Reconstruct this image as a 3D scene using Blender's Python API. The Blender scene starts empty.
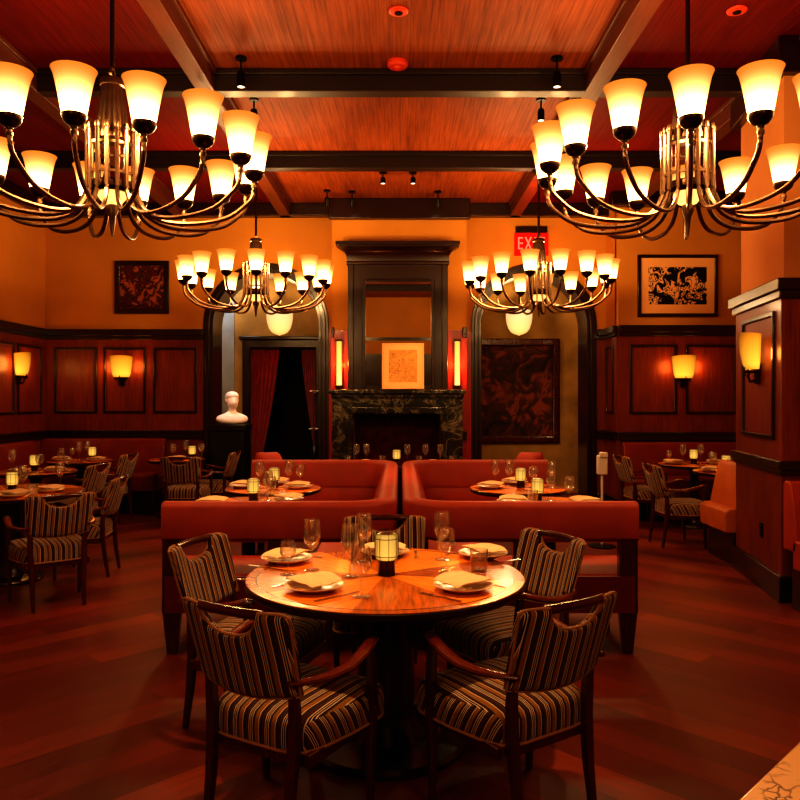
import bpy, bmesh, math, random
from mathutils import Vector, Matrix
from mathutils.geometry import tessellate_polygon
random.seed(7)
PI = math.pi
sc = bpy.context.scene
COL = sc.collection

# ---------------------------------------------------------------- materials
def srgb(r, g, b):
    f = lambda c: (c/255/12.92) if c/255 <= .04045 else ((c/255+.055)/1.055)**2.4
    return (f(r), f(g), f(b), 1)

class NT:
    def __init__(s, name):
        s.m = bpy.data.materials.new(name); s.m.use_nodes = True
        s.t = s.m.node_tree; s.t.nodes.clear()
        s.out = s.n('ShaderNodeOutputMaterial')
    def n(s, typ, **kw):
        x = s.t.nodes.new(typ)
        for k, v in kw.items():
            if hasattr(x, k): setattr(x, k, v)
        return x
    def l(s, a, b): s.t.links.new(a, b)
    def math(s, op, a, b=None, c=None):
        x = s.n('ShaderNodeMath', operation=op)
        for i, v in enumerate((a, b, c)):
            if v is None: continue
            if isinstance(v, (int, float)): x.inputs[i].default_value = v
            else: s.l(v, x.inputs[i])
        return x.outputs[0]
    def ramp(s, fac, stops, interp='LINEAR'):
        x = s.n('ShaderNodeValToRGB'); x.color_ramp.interpolation = interp
        e = x.color_ramp.elements
        while len(e) < len(stops): e.new(.5)
        for el, (p, c) in zip(e, stops): el.position = p; el.color = c
        s.l(fac, x.inputs[0]); return x.outputs[0]
    def obj(s): return s.n('ShaderNodeTexCoord').outputs['Object']
    def sep(s, v):
        x = s.n('ShaderNodeSeparateXYZ'); s.l(v, x.inputs[0]); return x.outputs
    def comb(s, a, b, c):
        x = s.n('ShaderNodeCombineXYZ')
        for i, v in enumerate((a, b, c)):
            if isinstance(v, (int, float)): x.inputs[i].default_value = v
            else: s.l(v, x.inputs[i])
        return x.outputs[0]
    def mapping(s, v, scale=(1, 1, 1), rot=(0, 0, 0)):
        x = s.n('ShaderNodeMapping'); s.l(v, x.inputs[0])
        x.inputs['Scale'].default_value = scale; x.inputs['Rotation'].default_value = rot
        return x.outputs[0]
    def noise(s, v, scale, detail=3, rough=.5, dist=0):
        x = s.n('ShaderNodeTexNoise'); s.l(v, x.inputs['Vector'])
        x.inputs['Scale'].default_value = scale; x.inputs['Detail'].default_value = detail
        x.inputs['Roughness'].default_value = rough; x.inputs['Distortion'].default_value = dist
        return x.outputs['Fac']
    def mix(s, fac, a, b, mode='MIX'):
        x = s.n('ShaderNodeMix', data_type='RGBA', blend_type=mode)
        for sock, v in ((x.inputs[0], fac), (x.inputs[6], a), (x.inputs[7], b)):
            if isinstance(v, (int, float)): sock.default_value = v
            elif isinstance(v, tuple): sock.default_value = v
            else: s.l(v, sock)
        return x.outputs[2]
    def pbsdf(s, col, rough=.5, metal=0, spec=.5, coat=0, normal=None, sheen=0):
        p = s.n('ShaderNodeBsdfPrincipled')
        if isinstance(col, tuple): p.inputs['Base Color'].default_value = col
        else: s.l(col, p.inputs['Base Color'])
        if isinstance(rough, (int, float)): p.inputs['Roughness'].default_value = rough
        else: s.l(rough, p.inputs['Roughness'])
        p.inputs['Metallic'].default_value = metal
        p.inputs['Specular IOR Level'].default_value = spec
        p.inputs['Coat Weight'].default_value = coat
        p.inputs['Coat Roughness'].default_value = .12
        p.inputs['Sheen Weight'].default_value = sheen
        if normal is not None: s.l(normal, p.inputs['Normal'])
        s.l(p.outputs[0], s.out.inputs[0]); return p
    def bump(s, h, strength=.3, dist=.01):
        x = s.n('ShaderNodeBump'); s.l(h, x.inputs['Height'])
        x.inputs['Strength'].default_value = strength; x.inputs['Distance'].default_value = dist
        return x.outputs[0]

M = {}
def simple(key, col, rough=.5, metal=0, spec=.5, coat=0, nscale=0, namt=.25, sheen=0):
    t = NT(key)
    c = col
    if nscale:
        f = t.noise(t.obj(), nscale, 4)
        d = tuple(x*(1-namt) for x in col[:3]) + (1,); b = tuple(min(1, x*(1+namt)) for x in col[:3]) + (1,)
        c = t.ramp(f, [(.3, d), (.7, b)])
    t.pbsdf(c, rough, metal, spec, coat, sheen=sheen); M[key] = t.m; return t.m

def wood(key, dark, light, axis='z', scale=3.0, stretch=22, rough=.35, coat=.3, board=0, spec=.5):
    """grain runs along the given axis; optional board joints every `board` metres across it"""
    t = NT(key); v = t.obj()
    sc_ = {'x': (1, stretch, stretch), 'y': (stretch, 1, stretch), 'z': (stretch, stretch, 1)}[axis]
    g = t.noise(t.mapping(v, sc_), scale, 5, .6, .3)
    g2 = t.noise(t.mapping(v, tuple(max(1, k*.12) for k in sc_)), scale*.5, 2)
    f = t.math('ADD', t.math('MULTIPLY', g, .65), t.math('MULTIPLY', g2, .35))
    c = t.ramp(f, [(.32, dark), (.68, light)])
    if board:
        ax = t.sep(v)[0]
        q = t.math('FRACT', t.math('DIVIDE', ax, board))
        line = t.math('LESS_THAN', q, .05)
        c = t.mix(t.math('MULTIPLY', line, .5), c, tuple(x*.3 for x in dark[:3])+(1,))
    t.pbsdf(c, rough, 0, spec, coat); M[key] = t.m; return t.m

wood('mahogany', srgb(80, 26, 12), srgb(138, 56, 27), 'z', 3, 25, .42, .08, spec=.35)
wood('mahogany_red', srgb(110, 14, 6), srgb(170, 40, 14), 'z', 3, 25, .35, .2)
wood('ceiling_wood', srgb(104, 44, 16), srgb(168, 86, 36), 'y', 2, 28, .62, 0, board=.075, spec=.2)
wood('ceiling_wood_shaded', srgb(84, 12, 5), srgb(122, 26, 10), 'y', 2, 28, .62, 0, board=.075, spec=.15)  # same boards; the outer bays' dimmer light is put into the colour
wood('dark_wood', srgb(22, 7, 4), srgb(44, 15, 8), 'z', 3, 20, .3, .3)
wood('dark_wood_x', srgb(22, 7, 4), srgb(44, 15, 8), 'x', 3, 20, .3, .3)
wood('beam_wood', srgb(74, 30, 12), srgb(112, 52, 22), 'y', 3, 20, .5, .05)
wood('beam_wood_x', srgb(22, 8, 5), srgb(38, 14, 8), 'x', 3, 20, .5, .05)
wood('chair_wood', srgb(48, 12, 6), srgb(84, 26, 11), 'z', 4, 15, .25, .5)
wood('arm_wood', srgb(60, 16, 7), srgb(112, 38, 16), 'y', 4, 15, .22, .6)
simple('plaster', srgb(202, 138, 58), .85, nscale=1.2, namt=.10, spec=.2)
simple('plaster_cream', srgb(206, 138, 78), .85, nscale=1.2, namt=.08, spec=.2)
simple('niche_tan', srgb(172, 136, 76), .8, nscale=2.2, namt=.35, spec=.2)
simple('niche_blue', srgb(150, 160, 165), .7, nscale=2.5, namt=.2, spec=.2)
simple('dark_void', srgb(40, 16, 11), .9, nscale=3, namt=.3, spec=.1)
simple('orange_leather', srgb(152, 46, 15), .6, nscale=6, namt=.12, spec=.4)
simple('orange_leather_light', srgb(176, 92, 34), .45, nscale=6, namt=.12, spec=.4)
simple('red_leather', srgb(112, 24, 12), .45, nscale=6, namt=.15, spec=.4)
simple('bronze', srgb(118, 92, 72), .32, 1.0, nscale=14, namt=.15)
simple('bronze_dark', srgb(70, 50, 38), .34, 1.0, nscale=14, namt=.15)
simple('black_metal', srgb(14, 11, 10), .4, .6, nscale=9, namt=.2)
simple('silver', srgb(205, 200, 195), .22, 1.0, nscale=20, namt=.06)
simple('white_plastic', srgb(225, 215, 205), .4, nscale=9, namt=.05)
simple('porcelain', srgb(216, 190, 160), .25, coat=.4, nscale=4, namt=.04)
simple('linen', srgb(214, 178, 140), .9, nscale=60, namt=.06, spec=.15)
simple('bust_plaster', srgb(235, 225, 228), .7, nscale=12, namt=.08, spec=.25)
simple('curtain_red', srgb(158, 30, 18), .85, nscale=8, namt=.2, spec=.15, sheen=.2)
simple('curtain_trim', srgb(150, 74, 44), .8, nscale=8, namt=.15, spec=.15)
simple('stone_black', srgb(10, 8, 8), .35, nscale=5, namt=.3)
simple('paper', srgb(240, 188, 130), .9, nscale=5, namt=.04, spec=.1)
simple('fire_brick', srgb(90, 34, 22), .9, nscale=10, namt=.4, spec=.1)
simple('detector_red', srgb(214, 66, 30), .5, nscale=7, namt=.08)
simple('blossom', srgb(225, 205, 195), .8, nscale=20, namt=.1)
simple('stem_green', srgb(40, 44, 30), .7, nscale=12, namt=.2)
simple('piping', srgb(168, 116, 74), .7, nscale=30, namt=.12)

def mirror_mat():
    t = NT('mirror_silvering'); f = t.noise(t.obj(), 3, 2)
    c = t.ramp(f, [(0, (.80, .78, .74, 1)), (1, (.86, .84, .80, 1))])
    t.pbsdf(c, .015, 1.0); M['mirror'] = t.m
mirror_mat()

def stripes():
    t = NT('striped_upholstery'); v = t.obj(); sp = t.sep(v)
    nn = t.sep(t.n('ShaderNodeTexCoord').outputs['Normal'])
    side = t.math('GREATER_THAN', t.math('ABSOLUTE', nn[0]), .72)
    x = t.math('ADD', t.math('MULTIPLY', sp[0], t.math('SUBTRACT', 1, side)), t.math('MULTIPLY', t.math('ADD', sp[1], t.math('MULTIPLY', sp[2], .5)), side))
    w = t.noise(v, 7, 2)
    xx = t.math('ADD', x, t.math('MULTIPLY', t.math('SUBTRACT', w, .5), .004))
    q = t.math('FRACT', t.math('DIVIDE', t.math('ADD', xx, 5.0), .072))
    br, cr, nv, go, dk = srgb(72, 30, 20), srgb(220, 196, 168), srgb(30, 32, 56), srgb(150, 100, 44), srgb(50, 22, 16)
    c = t.ramp(q, [(0, br), (.19, cr), (.235, nv), (.30, cr), (.335, nv), (.40, cr), (.445, dk), (.57, go), (.80, cr), (.84, dk)], 'CONSTANT')
    f = t.noise(v, 260, 2)
    c = t.mix(.25, c, t.ramp(f, [(.3, (.02, .01, .008, 1)), (.7, (.5, .36, .24, 1))]), 'OVERLAY')
    t.pbsdf(c, .8, 0, .2, sheen=.15, normal=t.bump(f, .15, .002)); M['stripes'] = t.m
stripes()

def floor_mat():
    t = NT('oak_floor_planks'); s = t.sep(t.obj())
    ax = t.math('ABSOLUTE', s[0])
    a = t.math('MULTIPLY', t.math('SUBTRACT', ax, s[1]), .7071)      # along the plank
    b = t.math('MULTIPLY', t.math('ADD', ax, s[1]), .7071)           # across
    v = t.comb(a, b, 0)
    br = t.n('ShaderNodeTexBrick'); t.l(v, br.inputs['Vector'])
    br.offset = .37; br.offset_frequency = 2
    br.inputs['Color1'].default_value = srgb(112, 50, 20); br.inputs['Color2'].default_value = srgb(158, 82, 36)
    br.inputs['Mortar'].default_value = srgb(58, 15, 6)
    br.inputs['Scale'].default_value = 1; br.inputs['Mortar Size'].default_value = .0015
    br.inputs['Mortar Smooth'].default_value = .3
    br.inputs['Bias'].default_value = -.1; br.inputs['Brick Width'].default_value = 1.9; br.inputs['Row Height'].default_value = .19
    g = t.noise(t.mapping(v, (1.2, 16, 1)), 3, 5, .6, .4)
    big = t.noise(t.mapping(v, (.5, 1.2, 1)), 1.5, 2)
    c = t.mix(.55, br.outputs['Color'], t.ramp(g, [(.3, srgb(84, 36, 15)), (.72, srgb(176, 100, 46))]), 'OVERLAY')
    c = t.mix(.4, c, t.ramp(big, [(.3, srgb(78, 28, 12)), (.7, srgb(190, 108, 52))]), 'OVERLAY')
    r = t.ramp(g, [(.2, (.36, .36, .36, 1)), (.8, (.52, .52, .52, 1))])
    t.pbsdf(c, r, 0, .35, .0, normal=t.bump(g, .06, .003)); M['floor'] = t.m
floor_mat()

def sunburst():
    t = NT('sunburst_veneer'); v = t.obj(); s = t.sep(v)
    ang = t.math('ADD', t.math('ARCTAN2', s[1], s[0]), PI+.2)
    sec = t.math('FLOOR', t.math('DIVIDE', ang, PI/4))
    wn = t.n('ShaderNodeTexWhiteNoise'); wn.noise_dimensions = '1D'; t.l(sec, wn.inputs['W'])
    rad = t.math('POWER', t.math('ADD', t.math('MULTIPLY', s[0], s[0]), t.math('MULTIPLY', s[1], s[1])), .5)
    ca = t.math('COSINE', t.math('MULTIPLY', sec, PI/4)); sa = t.math('SINE', t.math('MULTIPLY', sec, PI/4))
    al = t.math('ADD', t.math('MULTIPLY', s[0], ca), t.math('MULTIPLY', s[1], sa))
    ac = t.math('SUBTRACT', t.math('MULTIPLY', s[1], ca), t.math('MULTIPLY', s[0], sa))
    g = t.noise(t.mapping(t.comb(al, ac, sec), (1.4, 16, 1)), 4, 4, .6, .3)
    par = t.math('MODULO', sec, 2.0)
    base = t.mix(t.math('ADD', t.math('MULTIPLY', par, .7), t.math('MULTIPLY', wn.outputs[0], .3)), srgb(150, 82, 24), srgb(236, 166, 62))
    c = t.mix(.6, base, t.ramp(g, [(.3, srgb(84, 40, 12)), (.7, srgb(226, 160, 84))]), 'OVERLAY')
    edge = t.math('GREATER_THAN', rad, .575)
    line = t.math('LESS_THAN', t.math('ABSOLUTE', t.math('SUBTRACT', rad, .572)), .004)
    c = t.mix(t.math('MULTIPLY', edge, .35), c, srgb(120, 52, 18))
    c = t.mix(line, c, srgb(50, 18, 8))
    t.pbsdf(c, .27, 0, .5, .08); M['sunburst'] = t.m
sunburst()

def marbles():
    t = NT('green_black_marble'); v = t.obj()
    d = t.noise(t.mapping(v, (1, 1, 1.2)), 2.6, 6, .6, .8)
    vein = t.math('ABSOLUTE', t.math('SUBTRACT', d, .5))
    c = t.ramp(vein, [(0, srgb(130, 118, 96)), (.012, srgb(74, 68, 54)), (.05, srgb(30, 31, 25)), (.2, srgb(14, 14, 12))])
    t.pbsdf(c, .22, 0, .5, .4); M['marble_dark'] = t.m
    t = NT('cream_veined_marble'); v = t.obj()
    n2 = t.noise(v, 9, 4)
    vv = t.n('ShaderNodeVectorMath', operation='ADD'); t.l(v, vv.inputs[0])
    off = t.comb(t.math('MULTIPLY', n2, .12), t.math('MULTIPLY', t.noise(v, 13, 3), .12), 0); t.l(off, vv.inputs[1])
    vo = t.n('ShaderNodeTexVoronoi', feature='DISTANCE_TO_EDGE'); t.l(vv.outputs[0], vo.inputs['Vector']); vo.inputs['Scale'].default_value = 20
    msk = t.ramp(t.noise(v, 7, 2), [(.42, (0, 0, 0, 1)), (.56, (1, 1, 1, 1))])
    e = t.ramp(vo.outputs['Distance'], [(.02, (1, 1, 1, 1)), (.09, (0, 0, 0, 1))])
    c = t.mix(t.mix(1.0, e, msk, 'MULTIPLY'), srgb(236, 190, 136), srgb(84, 48, 26))
    t.pbsdf(c, .25, 0, .5, .3); M['marble_cream'] = t.m
marbles()

def thin_glass(key, tint=(1, 1, 1, 1), refl=.35):
    t = NT(key)
    tr = t.n('ShaderNodeBsdfTransparent'); tr.inputs[0].default_value = tint
    gl = t.n('ShaderNodeBsdfGlossy'); gl.inputs['Roughness'].default_value = .03
    lw = t.n('ShaderNodeLayerWeight'); lw.inputs[0].default_value = refl
    nz = t.noise(t.obj(), 30, 2)
    f = t.math('MULTIPLY', lw.outputs['Facing'], t.math('ADD', .85, t.math('MULTIPLY', nz, .15)))
    f = t.math('ADD', t.math('MULTIPLY', t.math('POWER', f, 1.3), .95), .09)
    m = t.n('ShaderNodeMixShader'); t.l(f, m.inputs[0]); t.l(tr.outputs[0], m.inputs[1]); t.l(gl.outputs[0], m.inputs[2])
    df = t.n('ShaderNodeBsdfDiffuse'); df.inputs[0].default_value = (.95, .92, .88, 1)
    m2 = t.n('ShaderNodeMixShader'); m2.inputs[0].default_value = .03; t.l(m.outputs[0], m2.inputs[1]); t.l(df.outputs[0], m2.inputs[2])
    t.l(m2.outputs[0], t.out.inputs[0]); M[key] = t.m
thin_glass('clear_glass', (.99, .985, .98, 1))

def shade_mat(key, z0, z1, bot, top, s_bot, s_top, power=2.5, soft=0):
    """opal glass lit from the bulb at its foot: brightest low, ambering to the rim"""
    t = NT(key); z = t.sep(t.obj())[2]
    mr = t.n('ShaderNodeMapRange'); t.l(z, mr.inputs[0]); mr.inputs[1].default_value = z0; mr.inputs[2].default_value = z1
    k = mr.outputs[0]
    c = t.ramp(k, [(0, bot), (.55, tuple(.5*(a+b) for a, b in zip(bot, top))), (1, top)])
    st = t.math('ADD', s_top, t.math('MULTIPLY', s_bot, t.math('POWER', t.math('SUBTRACT', 1, k), power)))
    if soft:
        lw = t.n('ShaderNodeLayerWeight'); lw.inputs[0].default_value = .5
        st = t.math('MULTIPLY', st, t.math('SUBTRACT', 1, t.math('MULTIPLY', lw.outputs['Facing'], soft)))
    e = t.n('ShaderNodeEmission'); t.l(c, e.inputs[0]); t.l(st, e.inputs[1])
    t.l(e.outputs[0], t.out.inputs[0]); M[key] = t.m
shade_mat('opal_shade', 0, .213, (1, .62, .24, 1), (1, .30, .035, 1), 12, .80, 2.3, .3)
shade_mat('pendant_glass', 0, .42, (1, .52, .15, 1), (1, .66, .32, 1), .5, .95, 1, .5)
shade_mat('sconce_glass', -.18, .18, (1, .44, .05, 1), (1, .32, .02, 1), 1.1, .75, 1.2, .85)
shade_mat('tube_light', 0, .62, (1, .62, .16, 1), (1, .52, .10, 1), .8, 1.1, 1, .5)
shade_mat('candle_glass', 0, .14, (1, .52, .10, 1), (1, .56, .13, 1), .45, .62, 1.2, .95)

def emit(key, col, s):
    t = NT(key); f = t.noise(t.obj(), 5, 1)
    e = t.n('ShaderNodeEmission'); e.inputs[0].default_value = col
    t.l(t.math('MULTIPLY', s, t.math('ADD', .9, t.math('MULTIPLY', f, .2))), e.inputs[1])
    t.l(e.outputs[0], t.out.inputs[0]); M[key] = t.m
emit('bulb_glow', (1, .50, .14, 1), 1.8)
emit('spot_lens', (1, .75, .5, 1), 3)
emit('spot_bright', (1, .72, .36, 1), 9)
emit('exit_red', (1, .012, .006, 1), .95)
emit('exit_letter', (1, .16, .08, 1), 1.6)

def art(key, stops, scale, dist, paper=None, box=None, detail=3):
    """loose paint patches; with `paper`, ink only inside the half-size box (local x,z)"""
    t = NT(key); v = t.obj(); f = t.noise(t.mapping(v, (1, 1, 1)), scale, detail, .55, dist)
    c = t.ramp(f, stops, 'CONSTANT' if paper else 'LINEAR')
    if paper:
        s = t.sep(v)
        inx = t.math('LESS_THAN', t.math('ABSOLUTE', s[0]), box[0]); inz = t.math('LESS_THAN', t.math('ABSOLUTE', s[2]), box[1])
        c = t.mix(t.math('MULTIPLY', inx, inz), paper, c)
    t.pbsdf(c, .6, 0, .25); M[key] = t.m
art('abstract_dark', [(.3, srgb(24, 12, 12)), (.42, srgb(92, 22, 16)), (.52, srgb(40, 30, 26)), (.6, srgb(170, 84, 40)), (.72, srgb(120, 100, 84))], 6, 2)
art('ink_print', [(0, srgb(18, 10, 12)), (.5, srgb(240, 185, 120)), (.56, srgb(18, 10, 12)), (.60, srgb(240, 185, 120))], 7, 1.2, srgb(240, 182, 116), (.39, .25))
art('old_painting', [(.3, srgb(30, 14, 9)), (.5, srgb(78, 38, 22)), (.62, srgb(150, 70, 38)), (.75, srgb(66, 44, 28))], 3.2, 1.5)
art('pencil_sketch', [(0, srgb(232, 165, 84)), (.47, srgb(150, 92, 40)), (.49, srgb(232, 165, 84)), (.55, srgb(160, 100, 44)), (.57, srgb(232, 165, 84))], 9, 1.5, srgb(245, 196, 130), (.19, .22))

# ---------------------------------------------------------------- mesh builder
class MB:
    def __init__(s): s.v = []; s.f = []
    def add(s, vs, fs):
        o = len(s.v); s.v += [tuple(p) for p in vs]; s.f += [tuple(i+o for i in f) for f in fs]; return s
    def box(s, x0, x1, y0, y1, z0, z1):
        vs = [(x, y, z) for z in (z0, z1) for y in (y0, y1) for x in (x0, x1)]
        return s.add(vs, [(0, 2, 3, 1), (4, 5, 7, 6), (0, 1, 5, 4), (2, 6, 7, 3), (0, 4, 6, 2), (1, 3, 7, 5)])
    def obox(s, c, half, rz=0, rx=0):
        R = Matrix.Rotation(rz, 3, 'Z') @ Matrix.Rotation(rx, 3, 'X')
        vs = [Vector(c)+R@Vector((i*half[0], j*half[1], k*half[2])) for k in (-1, 1) for j in (-1, 1) for i in (-1, 1)]
        return s.add(vs, [(0, 2, 3, 1), (4, 5, 7, 6), (0, 1, 5, 4), (2, 6, 7, 3), (0, 4, 6, 2), (1, 3, 7, 5)])
    def lathe(s, prof, n=24, c=(0, 0, 0), a0=0, a1=2*PI, flute=0, nf=0):
        full = abs(a1-a0-2*PI) < 1e-6; m = n if full else n+1
        vs = []; fs = []
        for r, z in prof:
            for i in range(m):
                a = a0+(a1-a0)*i/n
                rr = max(r, 1e-5)*(1+flute*math.cos(nf*a) if nf else 1)
                vs.append((c[0]+rr*math.cos(a), c[1]+rr*math.sin(a), c[2]+z))
        for j in range(len(prof)-1):
            for i in range(n):
                k = (i+1) % m
                fs.append((j*m+i, j*m+k, (j+1)*m+k, (j+1)*m+i))
        return s.add(vs, fs)
    def tube(s, path, rad, n=8, cap=True, flat=None, up=(0, 0, 1), rot=0):
        """rad: number or list; flat=(a,b) scales the section along side/up"""
        P = [Vector(p) for p in path]; N = len(P); vs = []; fs = []
        for i, p in enumerate(P):
            t = (P[min(i+1, N-1)]-P[max(i-1, 0)]).normalized()
            u = Vector(up)
            if abs(t.dot(u)) > .98: u = Vector((0, 1, 0))
            side = t.cross(u).normalized(); w = side.cross(t).normalized()
            r = rad[i] if isinstance(rad, (list, tuple)) else rad
            fa, fb = flat if flat else (1, 1)
            for k in range(n):
                a = 2*PI*k/n+rot
                vs.append(p+side*(math.cos(a)*r*fa)+w*(math.sin(a)*r*fb))
        for i in range(N-1):
            for k in range(n):
                q = (k+1) % n
                fs.append((i*n+k, i*n+q, (i+1)*n+q, (i+1)*n+k))
        if cap: fs += [tuple(range(n-1, -1, -1)), tuple((N-1)*n+k for k in range(n))]
        return s.add(vs, fs)
    def prism(s, poly, y0, y1, holes=()):
        """polygon in x,z extruded along y"""
        loops = [list(poly)]+[list(h) for h in holes]
        flat = [p for l in loops for p in l]; n = len(flat)
        tris = tessellate_polygon([[Vector((x, z, 0)) for x, z in l] for l in loops])
        vs = [(x, y0, z) for x, z in flat]+[(x, y1, z) for x, z in flat]
        fs = [tuple(t) for t in tris]+[tuple(i+n for i in reversed(t)) for t in tris]
        o = 0
        for l in loops:
            for i in range(len(l)):
                a, b = o+i, o+(i+1) % len(l); fs.append((a, b, b+n, a+n))
            o += len(l)
        return s.add(vs, fs)
    def zprism(s, poly, z0, z1):
        n = len(poly); tris = tessellate_polygon([[Vector((x, y, 0)) for x, y in poly]])
        vs = [(x, y, z0) for x, y in poly]+[(x, y, z1) for x, y in poly]
        fs = [tuple(t) for t in tris]+[tuple(i+n for i in reversed(t)) for t in tris]
        fs += [(i, (i+1) % n, (i+1) % n+n, i+n) for i in range(n)]
        return s.add(vs, fs)
    def loft(s, rings, cap=True, closed=True):
        n = len(rings[0]); vs = [p for r in rings for p in r]; fs = []
        for j in range(len(rings)-1):
            for i in range(n if closed else n-1):
                k = (i+1) % n; fs.append((j*n+i, j*n+k, (j+1)*n+k, (j+1)*n+i))
        if cap: fs += [tuple(range(n-1, -1, -1)), tuple((len(rings)-1)*n+i for i in range(n))]
        return s.add(vs, fs)
    def sweep(s, prof, path, inward):
        """closed (u,z) section swept along a plan path; u measured along `inward` normals"""
        rings = [[(p[0]+nv[0]*u, p[1]+nv[1]*u, z) for u, z in prof] for p, nv in zip(path, inward)]
        return s.loft(rings)
    def mesh(s, name, mat, smooth=35, recalc=True):
        me = bpy.data.meshes.new(name); me.from_pydata(s.v, [], s.f)
        bm = bmesh.new(); bm.from_mesh(me)
        bmesh.ops.remove_doubles(bm, verts=bm.verts, dist=1e-5)
        if recalc: bmesh.ops.recalc_face_normals(bm, faces=bm.faces)
        bm.to_mesh(me); bm.free()
        if smooth:
            me.shade_smooth(); me.set_sharp_from_angle(angle=math.radians(smooth))
        me.materials.append(M[mat] if isinstance(mat, str) else mat); return me
    def build(s, name, mat, parent=None, bevel=0, smooth=35, sub=0, segs=2):
        o = bpy.data.objects.new(name, s.mesh(name, mat, smooth)); COL.objects.link(o)
        if parent: o.parent = parent
        if bevel:
            b = o.modifiers.new('Bevel', 'BEVEL'); b.width = bevel; b.segments = segs; b.limit_method = 'ANGLE'; b.angle_limit = math.radians(40)
        if sub:
            m = o.modifiers.new('Subdivision', 'SUBSURF'); m.levels = sub; m.render_levels = sub
        return o

def tag(o, label, cat, group=None):
    o['label'] = label; o['category'] = cat
    if group: o['group'] = group
    return o
def thing(name, label, cat, loc=(0, 0, 0), rz=0, group=None):
    o = bpy.data.objects.new(name, None); COL.objects.link(o); o.empty_display_size = .1
    o.location = loc; o.rotation_euler = (0, 0, rz); return tag(o, label, cat, group)
def struct(name, mb, mat, bevel=0, M4=None, smooth=35, label=None):
    o = mb.build(name, mat, None, bevel, smooth); o['kind'] = 'structure'
    if M4 is not None: o.matrix_world = M4
    if label: o['label'] = label
    return o
def copy_tree(o, parent=None):
    c = o.copy(); COL.objects.link(c); c.parent = parent
    for ch in list(o.children): copy_tree(ch, c)
    return c
_trim = [0]
def trim(mb, mat, bevel=0, M4=None, smooth=35):
    _trim[0] += 1; return struct('trim_%d' % _trim[0], mb, mat, bevel, M4, smooth)

CAMZ = 1.545
F = 760.0

# ---------------------------------------------------------------- room
BX0_, BX1_ = -.94, .92
ZC, ZB = 4.28, 4.10               # ceiling boards, beam undersides
D = 10.8                          # rear wall
XL, XR, YR = -5.04, 5.3, -3.6
CAP, RAIL = 2.483, 1.03
struct('floor', MB().box(XL-.3, XR+.3, YR-.3, 14.2, -.1, 0), 'floor')
struct('ceiling', MB().box(-1.62, 1.62, YR-.3, 14.2, ZC, ZC+.1), 'ceiling_wood')
struct('ceiling_left', MB().box(XL-.3, -1.62, YR-.3, 14.2, ZC, ZC+.1), 'ceiling_wood_shaded')
struct('ceiling_right', MB().box(1.62, XR+.3, YR-.3, 14.2, ZC, ZC+.1), 'ceiling_wood_shaded')
for x in (-3.1, -1.62, 1.62, 3.1):
    trim(MB().box(x-.075, x+.075, YR, D-.02, ZB, ZC-.001).box(x-.10, x+.10, YR, D-.02, ZC-.045, ZC-.002), 'beam_wood', .006)
for y in (.0, 2.14, 4.28, 6.4, 8.52):
    trim(MB().box(XL, XR, y-.07, y+.07, ZB+.002, ZC-.003).box(XL, XR, y-.11, y+.11, ZC-.05, ZC-.004), 'beam_wood_x', .006)
trim(MB().box(XL, 2.93, D-.16, D-.005, ZB, ZC-.002), 'dark_wood_x', .01)
trim(MB().box(BX0_-.04, BX1_+.04, 10.5-.12, 10.5-.001, 4.0, ZC-.006), 'dark_wood_x', .01)
trim(MB().box(2.80, XR, 10.2-.16, 10.2-.005, ZB, ZC-.002), 'dark_wood_x', .01)
trim(MB().box(XL+.005, XL+.14, YR, D-.16, ZB, ZC-.002), 'dark_wood', .01)

def arch_notch(cx, hw, spring, r, n=28):
    return [(cx-hw, 0)]+[(cx-r*math.cos(PI*i/n), spring+r*math.sin(PI*i/n)) for i in range(n+1)]+[(cx+hw, 0)]
AX, AIN, AOUT, SPR = 1.90, .765, .89, 2.57
struct('wall_back_left', MB().prism([(XL, 0)]+arch_notch(-AX, AIN, SPR, AIN)+[(-.94, 0), (-.94, ZC), (XL, ZC)], D, D+.2), 'plaster')
struct('wall_back_right', MB().prism([(.92, 0)]+arch_notch(AX, AIN, SPR, AIN)+[(3.0, 0), (3.0, ZC), (.92, ZC)], D, D+.2), 'plaster')
struct('wall_back_far_right', MB().box(2.93, XR, 10.2, 10.35, 0, ZC).box(2.93, 3.0, 10.3, D, 0, ZC), 'plaster')
struct('wall_left', MB().box(XL-.2, XL, YR, D+.2, 0, ZC), 'plaster')
struct('wall_right', MB().box(XR, XR+.2, YR, 10.4, 0, ZC), 'plaster')
struct('wall_front', MB().box(XL, XR, YR-.2, YR, 0, ZC), 'plaster')
trim(MB().box(XL, XR, YR, YR+.03, 0, 2.47), 'dark_wood_x')          # tall dark panelling at the entrance end
trim(MB().box(XL, XR, YR, YR+.06, 2.90, 3.0), 'dark_wood_x')
# chimney breast with its firebox opening
BX0, BX1, BY = -.94, .92, 10.5
FX0, FX1, FZ = -.65, .57, 1.355
struct('wall_chimney', MB().prism([(BX0, 0), (FX0, 0), (FX0, FZ), (FX1, FZ), (FX1, 0), (BX1, 0), (BX1, ZC), (BX0, ZC)], BY, D+.2), 'plaster')
struct('wall_firebox', MB().box(FX0-.1, FX1+.1, D+.2, D+.3, 0, FZ+.1), 'fire_brick')
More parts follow.
